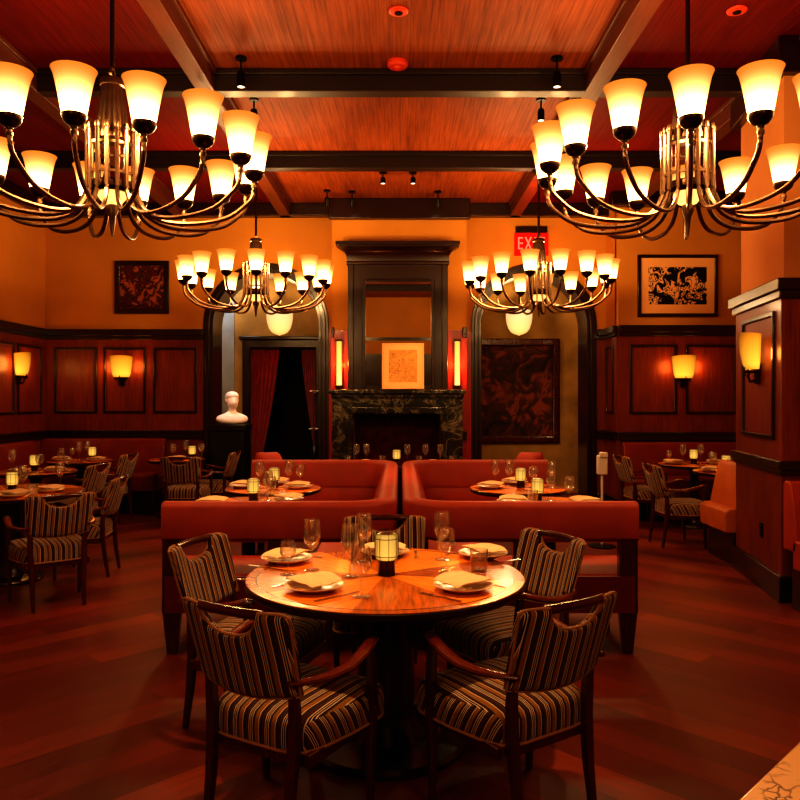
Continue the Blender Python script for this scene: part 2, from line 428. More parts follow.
# the two niches behind the arches
DOOR = (-2.43, -1.37, 2.36)
struct('wall_niche_left', MB().prism([(-3.6, 0), (DOOR[0], 0), (DOOR[0], DOOR[2]), (DOOR[1], DOOR[2]), (DOOR[1], 0), (-.5, 0), (-.5, ZC), (-3.6, ZC)], 12.4, 12.5), 'niche_tan')
struct('wall_niche_right', MB().box(.5, 3.6, 12.4, 12.5, 0, ZC), 'niche_tan')
struct('wall_niche_sides', MB().box(-3.62, -3.5, D+.2, 12.4, 0, ZC).box(-.55, -.45, D+.32, 12.4, 0, ZC).box(.45, .55, D+.32, 12.4, 0, ZC).box(3.5, 3.62, D+.2, 12.4, 0, ZC), 'niche_tan')
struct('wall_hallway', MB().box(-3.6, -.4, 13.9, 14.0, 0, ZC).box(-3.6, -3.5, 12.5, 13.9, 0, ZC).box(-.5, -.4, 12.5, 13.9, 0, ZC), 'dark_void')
trim(MB().box(-3.02, -2.70, 12.375, 12.399, .3, 3.3), 'niche_blue')
dw = .13
trim(MB().prism([(DOOR[0]-dw, 0), (DOOR[0], 0), (DOOR[0], DOOR[2]), (DOOR[1], DOOR[2]), (DOOR[1], 0), (DOOR[1]+dw, 0), (DOOR[1]+dw, DOOR[2]+dw), (DOOR[0]-dw, DOOR[2]+dw)], 12.33, 12.41), 'dark_wood', .012)
trim(MB().box(DOOR[0]-dw-.05, DOOR[1]+dw+.05, 12.30, 12.40, DOOR[2]+dw, DOOR[2]+dw+.06), 'dark_wood_x', .012)
for sx in (-1, 1):
    cx = sx*AX
    def ring(r0, r1):
        a = arch_notch(cx, r0, SPR, r0); b = arch_notch(cx, r1, SPR, r1)
        return b+a[::-1]
    mb = MB().prism(ring(AIN-.015, AOUT), D-.035, D+.02).prism(ring(AIN+.035, AOUT-.04), D-.07, D-.02).prism(ring(AIN-.02, AIN+.02), D-.055, D+.50)
    trim(mb, 'dark_wood', .008)

# ---- panelling: local x runs along the wall, local -y faces the room
def wallM(p0, p1):
    d = Vector((p1[0]-p0[0], p1[1]-p0[1], 0)).normalized()
    n = Vector((d.y, -d.x, 0))           # into the room when the wall runs left to right
    m = Matrix((d, -n, Vector((0, 0, 1)))).transposed().to_4x4(); m.translation = Vector((p0[0], p0[1], 0)); return m
def panelling(p0, p1, panels, mat='mahogany', low=True, cap=CAP, rail=RAIL, zp=(1.33, 2.26), base=.2, capm='dark_wood_x'):
    L = math.hypot(p1[0]-p0[0], p1[1]-p0[1]); m = wallM(p0, p1)
    trim(MB().box(0, L, -.025, -.001, 0, cap), mat, 0, m)
    trim(MB().box(0, L, -.075, -.002, cap-.06, cap+.035).box(0, L, -.05, -.003, cap-.11, cap-.05), capm, .008, m)
    trim(MB().box(0, L, -.06, -.002, rail-.06, rail+.06).box(0, L, -.075, -.003, rail+.02, rail+.06), capm, .008, m)
    o = struct('baseboard_%d' % (_trim[0]), MB().box(0, L, -.05, -.002, 0, base), capm, .008, m)
    if panels:
        mb = MB()
        for a, b in panels:
            w = .035
            mb.prism([(a, zp[0]), (b, zp[0]), (b, zp[1]), (a, zp[1])], -.045, -.02, [[(a+w, zp[0]+w), (b-w, zp[0]+w), (b-w, zp[1]-w), (a+w, zp[1]-w)]])
        trim(mb, 'dark_wood', .005, m)
XP = lambda px, y: (px-400)/F*y
bl = [(XP(a, D)-XL, XP(b, D)-XL) for a, b in ((55.5, 98), (104.5, 146.5), (154.5, 197.5))]
panelling((XL, D), (-AX-AOUT, D), bl)
panelling((XL, 4.0), (XL, D), [(6.8-.10-.75*(i+1), 6.8-.10-.75*i-.08) for i in range(8)])
panelling((2.93, 10.2), (XR, 10.2), [(XP(629, 10.2)-2.93, XP(676, 10.2)-2.93), (XP(685, 10.2)-2.93, XP(736, 10.2)-2.93), (4.7-2.93, 5.2-2.93)])
panelling((AX+AOUT, D), (2.93, D), None)
panelling((2.93, D), (2.93, 10.2), [(.13, .47)])
panelling((BX0, BY), (FX0-.26, BY), None, 'mahogany_red')
panelling((FX1+.29, BY), (BX1, BY), None, 'mahogany_red')
trim(MB().box(FX0-.30, FX1+.32, -.02+BY, BY-.001, FZ+.28, CAP), 'mahogany_red')

for a, b in ((-1.02, -.93), (.915, 1.02)): trim(MB().box(a, b, D-.03, D-.001, 0, CAP), 'mahogany_red')
# ---- panelled pillar on the right
PA, PB, PC, PD = (2.885, 5.75), (3.07, 6.95), (4.0, 6.95), (3.95, 5.75)
struct('wall_pillar', MB().zprism([(PA[0]+.04, PA[1]+.04), (PB[0]+.04, PB[1]-.02), (PC[0]-.04, PC[1]-.02), (PD[0]-.04, PD[1]+.04)], 0, ZC), 'plaster_cream')
def inset(k):
    return [(PA[0]-k, PA[1]-k), (PB[0]-k, PB[1]+k), (PC[0]+k, PC[1]+k), (PD[0]+k, PD[1]-k)]
trim(MB().zprism(inset(0), 0, 2.42), 'mahogany', .006)
trim(MB().zprism(inset(.05), 2.36, 2.45).zprism(inset(.025), 2.30, 2.37), 'dark_wood_x', .008)
trim(MB().zprism(inset(.035), 1.0, 1.07).zprism(inset(.02), .96, 1.01), 'dark_wood_x', .008)
struct('baseboard_pillar', MB().zprism(inset(.03), 0, .2), 'dark_wood_x', .008)
trim(MB().zprism(inset(.04), 4.0, ZC-.01), 'dark_wood_x', .01)
mL = wallM(PB, PA); LL = math.hypot(PA[0]-PB[0], PA[1]-PB[1])
def frame(mb, a, b, z0, z1, w=.035):
    return mb.prism([(a, z0), (b, z0), (b, z1), (a, z1)], -.02, .005, [[(a+w, z0+w), (b-w, z0+w), (b-w, z1-w), (a+w, z1-w)]])
trim(frame(MB(), .24, LL-.14, 1.22, 2.22), 'dark_wood', .005, mL)
trim(frame(MB(), .14, .94, 1.22, 2.22), 'dark_wood', .005, wallM(PA, PD))
po = MB().box(-.035, .035, -.008, 0, -.06, .06).box(-.015, .015, -.012, -.006, .012, .035).box(-.015, .015, -.012, -.006, -.035, -.012).build('power_outlet', 'black_metal', None, .003)
po.matrix_world = mL @ Matrix.Translation((LL*.62, -.001, .47)); tag(po, 'black power outlet low on the left side of the panelled pillar', 'outlet')

# ---------------------------------------------------------------- fireplace and overmantel
fp = thing('fireplace', 'dark veined marble fireplace surround between the two arches', 'fireplace', (-.03, 10.4, 0))
def fpb(mb, n, m, bev=.006): return mb.build(n, m, fp, bev)
fpb(MB().prism([(-.89, 0), (-.62, 0), (-.62, 1.355), (.60, 1.355), (.60, 0), (.88, 0), (.88, 1.58), (-.89, 1.58)], -.10, .095), 'surround', 'marble_dark')
fpb(MB().prism([(-.70, 0), (-.60, 0), (-.60, 1.33), (.58, 1.33), (.58, 0), (.68, 0), (.68, 1.43), (-.70, 1.43)], -.13, -.09), 'inner_moulding', 'marble_dark', .02)
fpb(MB().box(-.93, .92, -.17, .09, 1.60, 1.66).box(-.90, .89, -.13, .09, 1.55, 1.605), 'mantel_shelf', 'marble_dark', .012)
fpb(MB().box(-.95, .94, -.50, -.10, 0, .05), 'hearth', 'stone_black', .008)
gr = thing('fire_grate', 'black iron fire grate holding logs inside the fireplace', 'grate', (-.03, 10.68, 0))
mb = MB()
for i in range(7): mb.tube([(-.33+.11*i, -.12, .30), (-.33+.11*i, -.13, .16), (-.33+.11*i, .1, .14)], .012, 6)
mb.tube([(-.36, -.13, .16), (.36, -.13, .16)], .014, 6)
for x in (-.33, .33):
    mb.tube([(x, -.13, 0), (x, -.13, .42)], .016, 6).lathe([(.0, .46), (.03, .44), (.03, .42), (0, .40)], 10, (x, -.13, 0)).tube([(x, .1, 0), (x, .1, .15)], .014, 6)
mb.build('iron_bars', 'black_metal', gr)
for i, (y, z) in enumerate(((-.06, .215), (.05, .215), (0, .30))):
    MB().tube([(-.30, y, z), (0, y+.01, z+.01), (.30, y, z)], .05, 9).build('log', 'chair_wood', gr)

om = thing('overmantel_mirror', 'tall dark wood overmantel mirror with cornice above the fireplace', 'mirror', (-.03, 10.42, 1.662))
Z0 = 1.662
MB().prism([(-.68, 0), (.68, 0), (.68, 3.48-Z0), (-.68, 3.48-Z0)], -.06, .055, [[(-.44, .05), (.455, .05), (.455, 3.165-Z0), (-.44, 3.165-Z0)]]).box(-.68, -.60, -.085, -.05, 0, 1.72).box(.60, .68, -.085, -.05, 0, 1.72).box(-.49, -.44, -.075, -.05, .02, 1.5).box(.455, .505, -.075, -.05, .02, 1.5).build('frame', 'dark_wood', om, .008)
cv = [(.69, .09, 3.36), (.70, .10, 3.37), (.70, .10, 3.40), (.695, .09, 3.41), (.697, .095, 3.46), (.71, .115, 3.51), (.74, .15, 3.55), (.775, .19, 3.575), (.80, .21, 3.585), (.80, .21, 3.60), (.835, .245, 3.605), (.835, .245, 3.65)]
MB().loft([[(-w_, .055, z-Z0), (w_, .055, z-Z0), (w_, -d_, z-Z0), (-w_, -d_, z-Z0)] for w_, d_, z in cv]).build('cornice', 'dark_wood_x', om, smooth=50)
mg = MB().box(-.45, .465, -.006, .006, -.78, .78).build('mirror_glass', 'mirror', om)
mg.location = (0, -.005, .775); mg.rotation_euler = (math.radians(1.0), 0, 0)

pk = thing('leaning_picture', 'pale framed sketch leaning against mirror on the mantel', 'picture', (.04, 10.285, 1.662+.315))
pk.rotation_euler = (math.radians(-7), 0, 0)
MB().prism([(-.285, -.315), (.285, -.315), (.285, .315), (-.285, .315)], -.012, .012, [[(-.262, -.292), (.262, -.292), (.262, .292), (-.262, .292)]]).build('frame', 'paper', pk, .003)
MB().box(-.263, .263, -.004, .008, -.293, .293).build('sketch', 'pencil_sketch', pk)

for x, w in ((-.835, 'left'), (.785, 'right')):
    t = thing('tube_sconce', 'glowing vertical tube light on red panel %s of the mantel mirror' % w, 'wall light', (x, BY-.045, 1.70))
    MB().box(-.055, .055, .0, .018, -.01, .65).build('backplate', 'mahogany_red', t, .004)
    MB().tube([(0, -.035, .02), (0, -.035, .62)], .036, 14).build('tube', 'tube_light', t)
    MB().box(-.05, .05, -.075, .0, -.012, .02).box(-.05, .05, -.075, .0, .62, .65).build('end_caps', 'bronze_dark', t, .004)

# ---------------------------------------------------------------- pictures, exit sign
def picture(name, label, x, y, z, w, h, artm, fw=.06, fm='dark_wood', mat_w=0, rx=0, depth=.04):
    t = thing(name, label, 'picture', (x, y, z))
    MB().prism([(-w/2, -h/2), (w/2, -h/2), (w/2, h/2), (-w/2, h/2)], -depth, 0, [[(-w/2+fw, -h/2+fw), (w/2-fw, -h/2+fw), (w/2-fw, h/2-fw), (-w/2+fw, h/2-fw)]]).build('frame', fm, t, .008)
    MB().box(-w/2+fw-.003, w/2-fw+.003, -.02, -.003, -h/2+fw-.003, h/2-fw+.003).build('artwork', artm, t)
    return t
picture('framed_painting', 'square dark framed abstract painting on left upper wall', XP(142.5, D), D-.003, 1.545+110.5*D/F, 54*D/F, 53*D/F, 'abstract_dark', .07)
picture('framed_print', 'black ink print on cream paper, thin black frame, right upper wall', XP(677, 10.2), 10.197, 1.545+112*10.2/F, 80*10.2/F, 62*10.2/F, 'ink_print', .045)
big = thing('old_painting', 'large dark old oil painting in ornate wooden frame inside right arch', 'picture', (1.90, 12.397, 1.66))
MB().prism([(-.70, -.85), (.70, -.85), (.70, .85), (-.70, .85)], -.07, 0, [[(-.58, -.73), (.58, -.73), (.58, .73), (-.58, .73)]]).build('frame', 'chair_wood', big, .02)
fr = MB()
for i in range(34):
    for s in (-1, 1): fr.obox((-.66+i*.04, -.072, s*.79), (.012, .012, .03), 0)
for i in range(40):
    for s in (-1, 1): fr.obox((s*.64, -.072, -.78+i*.04), (.03, .012, .012), 0)
fr.build('carving', 'arm_wood', big, .004)
MB().box(-.585, .585, -.03, -.003, -.735, .735).build('canvas', 'old_painting', big)

ex = thing('exit_sign', 'glowing red EXIT sign above the right arch', 'sign', (1.86, D-.03, 3.62))
MB().box(-.22, .22, -.04, .03, .26, .35).build('housing', 'bronze_dark', ex, .006)
MB().box(-.24, .24, -.012, .004, -.06, .262).build('panel', 'exit_red', ex, .003)
lt = MB(); y0, y1 = -.02, -.012; s = .10
def bar(x0, x1, z0, z1): lt.box(x0, x1, y0, y1, z0, z1)
ox = -.19
bar(ox, ox+.02, .03, .20)
for z in (.03, .105, .18): bar(ox, ox+.07, z, z+.02)
ox = -.06
for a in (-1, 1): lt.obox((-.045, -.016, .115), (.010, .004, .097), 0); lt.v[-8:] = [(-.045+(x+.045)*math.cos(a*.42)+(z-.115)*math.sin(a*.42), y, .115+(z-.115)*math.cos(a*.42)-(x+.045)*math.sin(a*.42)) for x, y, z in lt.v[-8:]]
bar(.045, .065, .03, .20)
bar(.10, .19, .18, .20); bar(.135, .155, .03, .19)
lt.build('letters', 'exit_letter', ex)

# ---------------------------------------------------------------- chandeliers
CR, CH = .785, 2.80             # arm circle, cup height (world z)
def make_chandelier(label):
    t = thing('chandelier', label, 'chandelier', (0, 0, 0), 0, 'bronze chandeliers with amber glass shades')
    zt = ZB
    MB().tube([(0, 0, 3.36), (0, 0, zt-.03)], .013, 10).build('stem', 'bronze_dark', t)
    MB().lathe([(0, zt), (.07, zt), (.07, zt-.015), (.03, zt-.05), (.014, zt-.06)], 20).build('canopy', 'bronze_dark', t)
    MB().tube([(.0+.045*math.cos(a), 0, 3.36+.035*math.sin(a)) for a in [2*PI*i/20 for i in range(21)]], .011, 8, False).build('loop', 'bronze', t)
    MB().lathe([(0, 3.335), (.062, 3.335), (.066, 3.325), (.066, 3.30), (.06, 3.295), (.062, 3.28), (.088, 3.04), (.092, 3.02), (.092, 2.995), (0, 2.995)], 48, flute=.025, nf=24).build('fluted_body', 'bronze', t)
    MB().lathe([(0, 2.76), (.105, 2.76), (.11, 2.75), (.11, 2.72), (.09, 2.70), (0, 2.70)], 28).build('hub_ring', 'bronze_dark', t)
    MB().lathe([(0, 2.70), (.075, 2.70), (.08, 2.68), (.05, 2.64), (0, 2.63)], 20).build('hub_light', 'bulb_glow', t)
    MB().lathe([(.0, 2.64), (.03, 2.63), (.034, 2.60), (.018, 2.56), (.012, 2.50), (.006, 2.46), (0, 2.455)], 14).build('finial', 'bronze', t)
    for q in (2.80, 2.96): MB().lathe([(.128, q), (.14, q), (.14, q-.015), (.128, q-.015), (.128, q)], 32).build('collar_band', 'bronze', t)
    key = [(.134, 3.045), (.134, 2.90), (.134, 2.74), (.148, 2.665), (.20, 2.588), (.30, 2.545), (.43, 2.540), (.55, 2.556), (.65, 2.59), (.73, 2.652), (.772, 2.70), (.785, 2.765), (.785, 2.795)]
    pts = []
    for i in range(len(key)-1):                      # Catmull-Rom
        p0, p1, p2, p3 = key[max(i-1, 0)], key[i], key[i+1], key[min(i+2, len(key)-1)]
        for k in range(3):
            u = k/3
            pts.append(tuple(.5*((2*p1[j])+(-p0[j]+p2[j])*u+(2*p0[j]-5*p1[j]+4*p2[j]-p3[j])*u*u+(-p0[j]+3*p1[j]-3*p2[j]+p3[j])*u**3) for j in (0, 1)))
    pts.append(key[-1])
    arm0 = MB().tube([(r, 0, z) for r, z in pts], .0125, 8).lathe([(0, 3.065), (.014, 3.06), (.016, 3.045), (.016, 3.03), (.0125, 3.025)], 10, (.134, 0, 0)).lathe([(.012, 2.775), (.018, 2.775), (.018, 2.76), (.012, 2.76)], 10, (CR, 0, 0)).mesh('arm', 'bronze')
    cup0 = MB().lathe([(0, -.012), (.016, -.012), (.018, -.002), (.034, .006), (.050, .022), (.057, .042), (.058, .052), (.05, .052), (0, .048)], 20).mesh('cup', 'bronze_dark')
    prof = [(.045, 0), (.054, .008), (.060, .035), (.069, .085), (.077, .125), (.084, .158), (.092, .188), (.100, .207), (.103, .213)]
    shade0 = MB().lathe(prof+[(r-.004, z) for r, z in prof[::-1]], 24).mesh('shade', 'opal_shade', 60)
    for i in range(16):
        a = bpy.data.objects.new('arm', arm0); COL.objects.link(a); a.parent = t; a.rotation_euler = (0, 0, 2*PI*i/16)
        c = bpy.data.objects.new('cup', cup0); COL.objects.link(c); c.parent = a; c.location = (CR, 0, CH)
        h = bpy.data.objects.new('shade', shade0); COL.objects.link(h); h.parent = a; h.location = (CR, 0, CH+.045)
        h['label'] = 'glowing amber glass bell shade'
    return t
ch = make_chandelier('large bronze chandelier with amber shades, nearest on the left')
spots = [(-1.62, 4.28, .15), (1.62, 4.28, .05), (-1.62, 8.55, .19), (1.56, 8.55, .10)]
clab = ['large bronze chandelier with amber shades, nearest on the left', 'large bronze chandelier with amber shades, nearest on the right, in front of pillar',
        'smaller looking far bronze chandelier with amber shades in front of left arch', 'smaller looking far bronze chandelier with amber shades under EXIT sign by right arch']
for i, (x, y, a) in enumerate(spots):
    o = ch if i == 0 else copy_tree(ch)
    o.location = (x, y, 0); o.rotation_euler = (0, 0, -PI/2+a); o['label'] = clab[i]

# ---------------------------------------------------------------- wall sconces
def make_sconce():
    t = thing('wall_sconce', 'x', 'wall light', (0, 0, 0), 0, 'amber glass wall sconces')
    mb = MB(); n = 14; rings = []
    for j, (z, w, dpt, y0) in enumerate(((-.15, .115, .07, -.03), (-.10, .135, .095, -.03), (0, .152, .115, -.03), (.08, .162, .12, -.03), (.135, .168, .12, -.03))):
        rings.append([(w*math.cos(PI*i/n), y0-dpt*math.sin(PI*i/n), z+(.02*math.sin(PI*i/n) if j == 4 else 0)) for i in range(n+1)])
    mb.loft(rings, cap=False, closed=False)
    o = mb.build('glass_shade', 'sconce_glass', t); m = o.modifiers.new('Solidify', 'SOLIDIFY'); m.thickness = .006
    MB().box(-.04, .04, -.03, 0, -.27, -.10).tube([(0, -.02, -.24), (0, -.07, -.25), (0, -.085, -.20), (0, -.07, -.165)], .012, 8).build('bracket', 'bronze_dark', t, .005)
    MB().lathe([(0, -.02), (.085, -.02), (.09, 0), (0, 0)], 16, (0, -.035, -.16), PI, 2*PI).build('cup_rail', 'bronze_dark', t)
    for x, y in ((-.085, -.055), (0, -.11), (.085, -.055)):
        MB().tube([(x*.9, y, -.19), (x, y-.005, -.17), (x, y-.004, -.13)], .007, 6).lathe([(0, -.205), (.011, -.195), (.0, -.18)], 8, (x*.9, y, 0)).build('prong', 'bronze_dark', t)
    MB().lathe([(0, -.06), (.025, -.05), (.034, -.01), (.025, .03), (0, .045)], 12, (0, -.075, 0)).build('bulb', 'bulb_glow', t)
    return t
sc0 = make_sconce()
sl = [((XP(123, D), D-.027, 1.99), 0, 'amber glass wall sconce on middle panel of left rear wall'),
      ((XP(682, 10.2), 10.2-.027, 1.96), 0, 'amber glass wall sconce between panels of right rear wall'),
      ((XL+.027, 9.97, 1.99), PI/2, 'amber glass wall sconce on the side wall at far left edge')]
for i, (p, rz, lb) in enumerate(sl):
    o = sc0 if i == 0 else copy_tree(sc0); o.location = p; o.rotation_euler = (0, 0, rz); o['label'] = lb
o = copy_tree(sc0); o.matrix_world = mL @ Matrix.Translation((LL*.56, -.002, 1.93)); o['label'] = 'amber glass wall sconce on the panelled pillar at right'

# pendants in the niches
def make_pendant(x, lb):
    t = thing('pendant_lamp', lb, 'pendant lamp', (x, 12.0, 2.53), 0, 'acorn glass pendants in the arches')
    MB().lathe([(0, 0), (.012, .002), (.026, .012), (.07, .022), (.125, .052), (.168, .11), (.195, .19), (.208, .27), (.21, .34), (.19, .39), (.13, .42), (.09, .425)], 28).build('globe', 'pendant_glass', t)
    MB().lathe([(.10, .415), (.105, .44), (.06, .47), (.02, .49), (0, .49)], 20).build('fitter', 'bronze', t)
    MB().tube([(0, 0, .48), (0, 0, ZC-2.53)], .009, 8).build('rod', 'bronze_dark', t)
make_pendant(-1.90, 'acorn shaped glass pendant lamp glowing inside the left arch')
make_pendant(1.88, 'acorn shaped glass pendant lamp glowing inside the right arch')

# ---------------------------------------------------------------- ceiling fittings
def spotlight(x, y, lb, length=.22, tilt=0, r=.032, lens='spot_lens', z=ZC):
    t = thing('ceiling_spotlight', lb, 'spotlight', (x, y, z), 0, 'small black ceiling spotlights')
    MB().lathe([(0, 0), (.045, 0), (.045, -.02), (0, -.02)], 18).build('mount', 'black_metal', t)
    MB().tube([(0, 0, -.015), (0, 0, -length*.5)], .008, 8).build('arm', 'black_metal', t)
    R = Matrix.Rotation(tilt, 4, 'X')
    b = MB().lathe([(0, 0), (r*.8, 0), (r, -.015), (r, -length*.52), (r*.85, -length*.52), (r*.85, -length*.5)], 18).build('barrel', 'black_metal', t)
    b.location = (0, 0, -length*.48); b.rotation_euler = (tilt, 0, 0)
    l = MB().lathe([(0, -length*.505), (r*.84, -length*.505)], 18).build('lens', lens, b)
    return t
spotlight(XP(241, 6.1), 6.1, 'small black ceiling spotlight in the front bay, left side', .24)
spotlight(XP(557, 6.1), 6.1, 'small black ceiling spotlight in the front bay, right side', .24)
spotlight(XP(254, 6.95), 6.95, 'black ceiling spotlight behind front left chandelier, second bay', .2)
spotlight(XP(541, 6.95), 6.95, 'black ceiling spotlight beside front right chandelier, second bay', .2)
spotlight(XP(383, 9.2), 9.2, 'left one of two black spotlights at middle of the last ceiling bay', .14)
spotlight(XP(413, 9.2), 9.2, 'right one of two black spotlights at middle of the last ceiling bay', .14)
spotlight(XP(327, 10.0), 10.0, 'black spotlight by rear wall, above left corner of the chimney breast', .2, .5)
spotlight(XP(352, 10.05), 10.05, 'black spotlight by rear wall, just left of mirror cornice centre', .2, .5)
spotlight(XP(438, 10.05), 10.05, 'black spotlight by rear wall, right above the mirror cornice', .2, .5)
t = thing('globe_light', 'small bright round lamp by beam crossing behind front left chandelier', 'lamp', (-1.60, 6.385, ZB))
MB().tube([(0, 0, .02), (0, 0, -.1)], .01, 8).build('stem', 'black_metal', t)
MB().lathe([(0, -.21), (.03, -.205), (.055, -.18), (.062, -.15), (.05, -.115), (.02, -.095), (0, -.09)], 18).build('globe', 'spot_bright', t)
t = thing('smoke_detector', 'red lit round smoke detector at the middle of front ceiling bay', 'smoke detector', (-.02, 6.18, ZC))
MB().lathe([(0, 0), (.085, 0), (.085, -.03), (.07, -.05), (0, -.055)], 28).build('body', 'detector_red', t, .004)
MB().lathe([(0, -.05), (.035, -.052), (.03, -.065), (0, -.068)], 20).build('sensor', 'detector_red', t)
t = thing('ceiling_disc', 'flat round disc on ceiling at top centre of view', 'ceiling disc', (-.01, 5.36, ZC))  # plain disc standing for the small sprinkler
MB().lathe([(0, 0), (.07, 0), (.07, -.012), (.055, -.02), (0, -.02)], 28).build('body', 'detector_red', t, .003)
MB().lathe([(0, -.019), (.03, -.019), (.028, -.026), (0, -.026)], 20).build('centre_cap', 'black_metal', t)
t = thing('ceiling_disc', 'flat round disc on ceiling above front right chandelier', 'ceiling disc', (XP(737, 5.35), 5.35, ZC))  # plain unlit disc standing for the recessed light
MB().lathe([(0, 0), (.07, 0), (.07, -.012), (.055, -.02), (0, -.02)], 28).build('body', 'detector_red', t, .003)
MB().lathe([(0, -.019), (.03, -.019), (.028, -.026), (0, -.026)], 20).build('centre_cap', 'black_metal', t)

# ---------------------------------------------------------------- chairs
def make_chair():
    t = thing('dining_armchair', 'x', 'chair', (0, 0, 0), 0)
    # seat: rounded trapezoid cushion
    def outline(k, grow=0):
        pts = []; n = 40
        for i in range(n):
            a = 2*PI*i/n; c, s_ = math.cos(a), math.sin(a)
            e = .34
            x = math.copysign(abs(c)**e, c); y = math.copysign(abs(s_)**e, s_)
            w = .262+.02*y if y > 0 else .262+.045*y
            pts.append((x*w*k, -.01+y*.250*k))
        return pts
    rings = [[(x, y, z) for x, y in outline(k)] for k, z in ((.90, .325), (.965, .335), (.99, .355), (1.0, .40), (.985, .43), (.94, .450), (.80, .464), (.5, .474), (.15, .477))]
    seat = MB().loft(rings).build('seat', 'stripes', t, smooth=60)
    MB().tube([(x, y, .342) for x, y in outline(.985)]+[(x, y, .342) for x, y in outline(.985)[:1]], .006, 6, False).build('piping', 'piping', seat)
    # backrest panel with scooped hand hold
    nx, nz = 32, 12
    zb, ztop = .55, .845
    def top(s_):
        a = abs(s_)
        if a >= .54: return ztop-.012*max(0, (a-.85)/.15)**2
        u = a/.54
        return ztop-.092*math.sqrt(max(0, 1-u**2.6))
    def bot(s_): return zb-.02*(1-s_*s_)
    def mid(s_, z):
        hw = .218+(z-zb)/(ztop-zb)*.020
        return (s_*hw, -.245-(z-.5)*.30-.045*(1-s_*s_))
    def pt(s_, f, side):
        z = bot(s_)+(top(s_)-bot(s_))*f; x, y = mid(s_, z)
        e = min(1, (1-abs(s_))/.10, f/.09, (1-f)/.09); th = .010+.014*math.sqrt(max(0, 1-(1-e)**2))
        return (x, y+side*th, z)
    ss = [-1+2*i/nx for i in range(nx+1)]; ff = [j/nz for j in range(nz+1)]
    ff = [0, .03, .08]+[.08+.84*j/7 for j in range(1, 8)]+[.97, 1]
    nz = len(ff)-1
    vs = []; fs = []
    for side in (1, -1):
        for f in ff:
            for s_ in ss: vs.append(pt(s_, f, side))
    W_ = nx+1; H_ = (nz+1)*W_
    for j in range(nz):
        for i in range(nx):
            a = j*W_+i
            fs.append((a, a+1, a+W_+1, a+W_)); fs.append((a+H_, a+W_+H_, a+W_+1+H_, a+1+H_))
    rim = [i for i in range(W_)]+[j*W_+nx for j in range(1, nz+1)]+[nz*W_+i for i in range(nx-1, -1, -1)]+[j*W_ for j in range(nz-1, 0, -1)]
    for k in range(len(rim)):
        a, b = rim[k], rim[(k+1) % len(rim)]; fs.append((a, b, b+H_, a+H_))
    back = MB().add(vs, fs).build('backrest', 'stripes', t, smooth=50)
    loop = [vs[i+H_] for i in rim]; loop.append(loop[0])
    MB().tube([Vector(p)+Vector((0, .002, 0)) for p in loop], .0055, 6, False).build('piping', 'piping', back)
    # wooden grip rail across the scoop
    rp = []
    for i in range(13):
        s_ = -.62+1.24*i/12; z = ztop-.014+.006*(1-s_*s_); x, y = mid(s_, z); rp.append((x, y, z))
    MB().tube(rp, .016, 10, True, (.9, 1.05)).build('top_rail', 'chair_wood', t)
    for sx in (-1, 1):
        MB().tube([(sx*.175, -.305, 0), (sx*.178, -.275, .20), (sx*.184, -.258, .38), (sx*.188, -.262, .50), (sx*.190, -.272, .61)], [.017, .023, .027, .024, .018], 4, True, None, (0, 1, 0), PI/4).build('leg', 'chair_wood', t, .004)
        MB().tube([(sx*.250, .115, 0), (sx*.254, .105, .22), (sx*.268, .095, .40), (sx*.274, .085, .56), (sx*.273, .075, .63)], [.016, .023, .027, .022, .02], 4, True, None, (0, 1, 0), PI/4).build('leg', 'chair_wood', t, .004)
        MB().tube([(sx*.205, -.315, .605), (sx*.245, -.24, .600), (sx*.276, -.17, .602), (sx*.290, -.09, .608), (sx*.288, .0, .628), (sx*.276, .08, .650), (sx*.272, .112, .649)], [.014, .02, .024, .026, .026, .025, .016], 10, True, (1.0, .62)).build('armrest', 'arm_wood', t)
    MB().box(-.225, .225, .215, .24, .30, .345).box(-.19, .19, -.25, -.225, .30, .345).box(-.235, -.21, -.24, .23, .30, .345).box(.21, .235, -.24, .23, .30, .345).build('seat_frame', 'chair_wood', t, .004)
    return t
chair0 = make_chair(); _used = [False]
def chair(x, y, fx, fy, label, group=None):
    """x,y = centre of the back's top; fx,fy = facing"""
    l = math.hypot(fx, fy); fx, fy = fx/l, fy/l
    if _used[0]: o = copy_tree(chair0)
    else: o = chair0; _used[0] = True
    o.location = (x+fx*.36, y+fy*.36, 0); o.rotation_euler = (0, 0, math.atan2(-fx, fy)); o['label'] = label
    if group: o['group'] = group
    elif 'group' in o: del o['group']
    return o
G1 = 'striped chairs at the big round table'
MT = (-.065, 3.42)
chair(-.565, 2.56, .50, .86, 'striped armchair front left of the big round table, its back to us', G1)
chair(.594, 2.63, -.56, .83, 'striped armchair front right of the big round table, its back to us', G1)
chair(-1.0, 3.74, .94, -.32, 'striped armchair rear left of the big round table, facing right', G1)
chair(.79, 3.90, -.85, -.48, 'striped armchair rear right of the big round table, facing left', G1)
chair(-.09, 4.48, .02, -1, 'striped armchair on far side of the big round table, mostly hidden', G1)
G2 = 'striped chairs along the left side'
chair(-2.46, 5.52, -.62, .8, 'striped armchair in left foreground with back towards us', G2)
chair(-2.48, 6.74, -1, -.1, 'striped armchair in profile facing the left round table', G2)
chair(-3.18, 8.05, -1, .12, 'striped armchair behind the left round table, partly hidden', G2)
chair(-3.38, 9.52, -1, .10, 'striped armchair facing the corner table by the rear banquette', G2)
chair(-2.60, 8.98, -.04, 1, 'dim striped armchair with back to us before table near left arch', G2)
chair(-2.14, 9.90, -1, .02, 'dim striped armchair below the bust, right of the arch table', G2)
G3 = 'striped chairs on the right side'
chair(2.67, 9.2, 1, .12, 'striped armchair facing right, farthest on the right side', G3)
chair(2.64, 8.0, 1, .06, 'striped armchair facing right, nearer one beside pillar', G3)

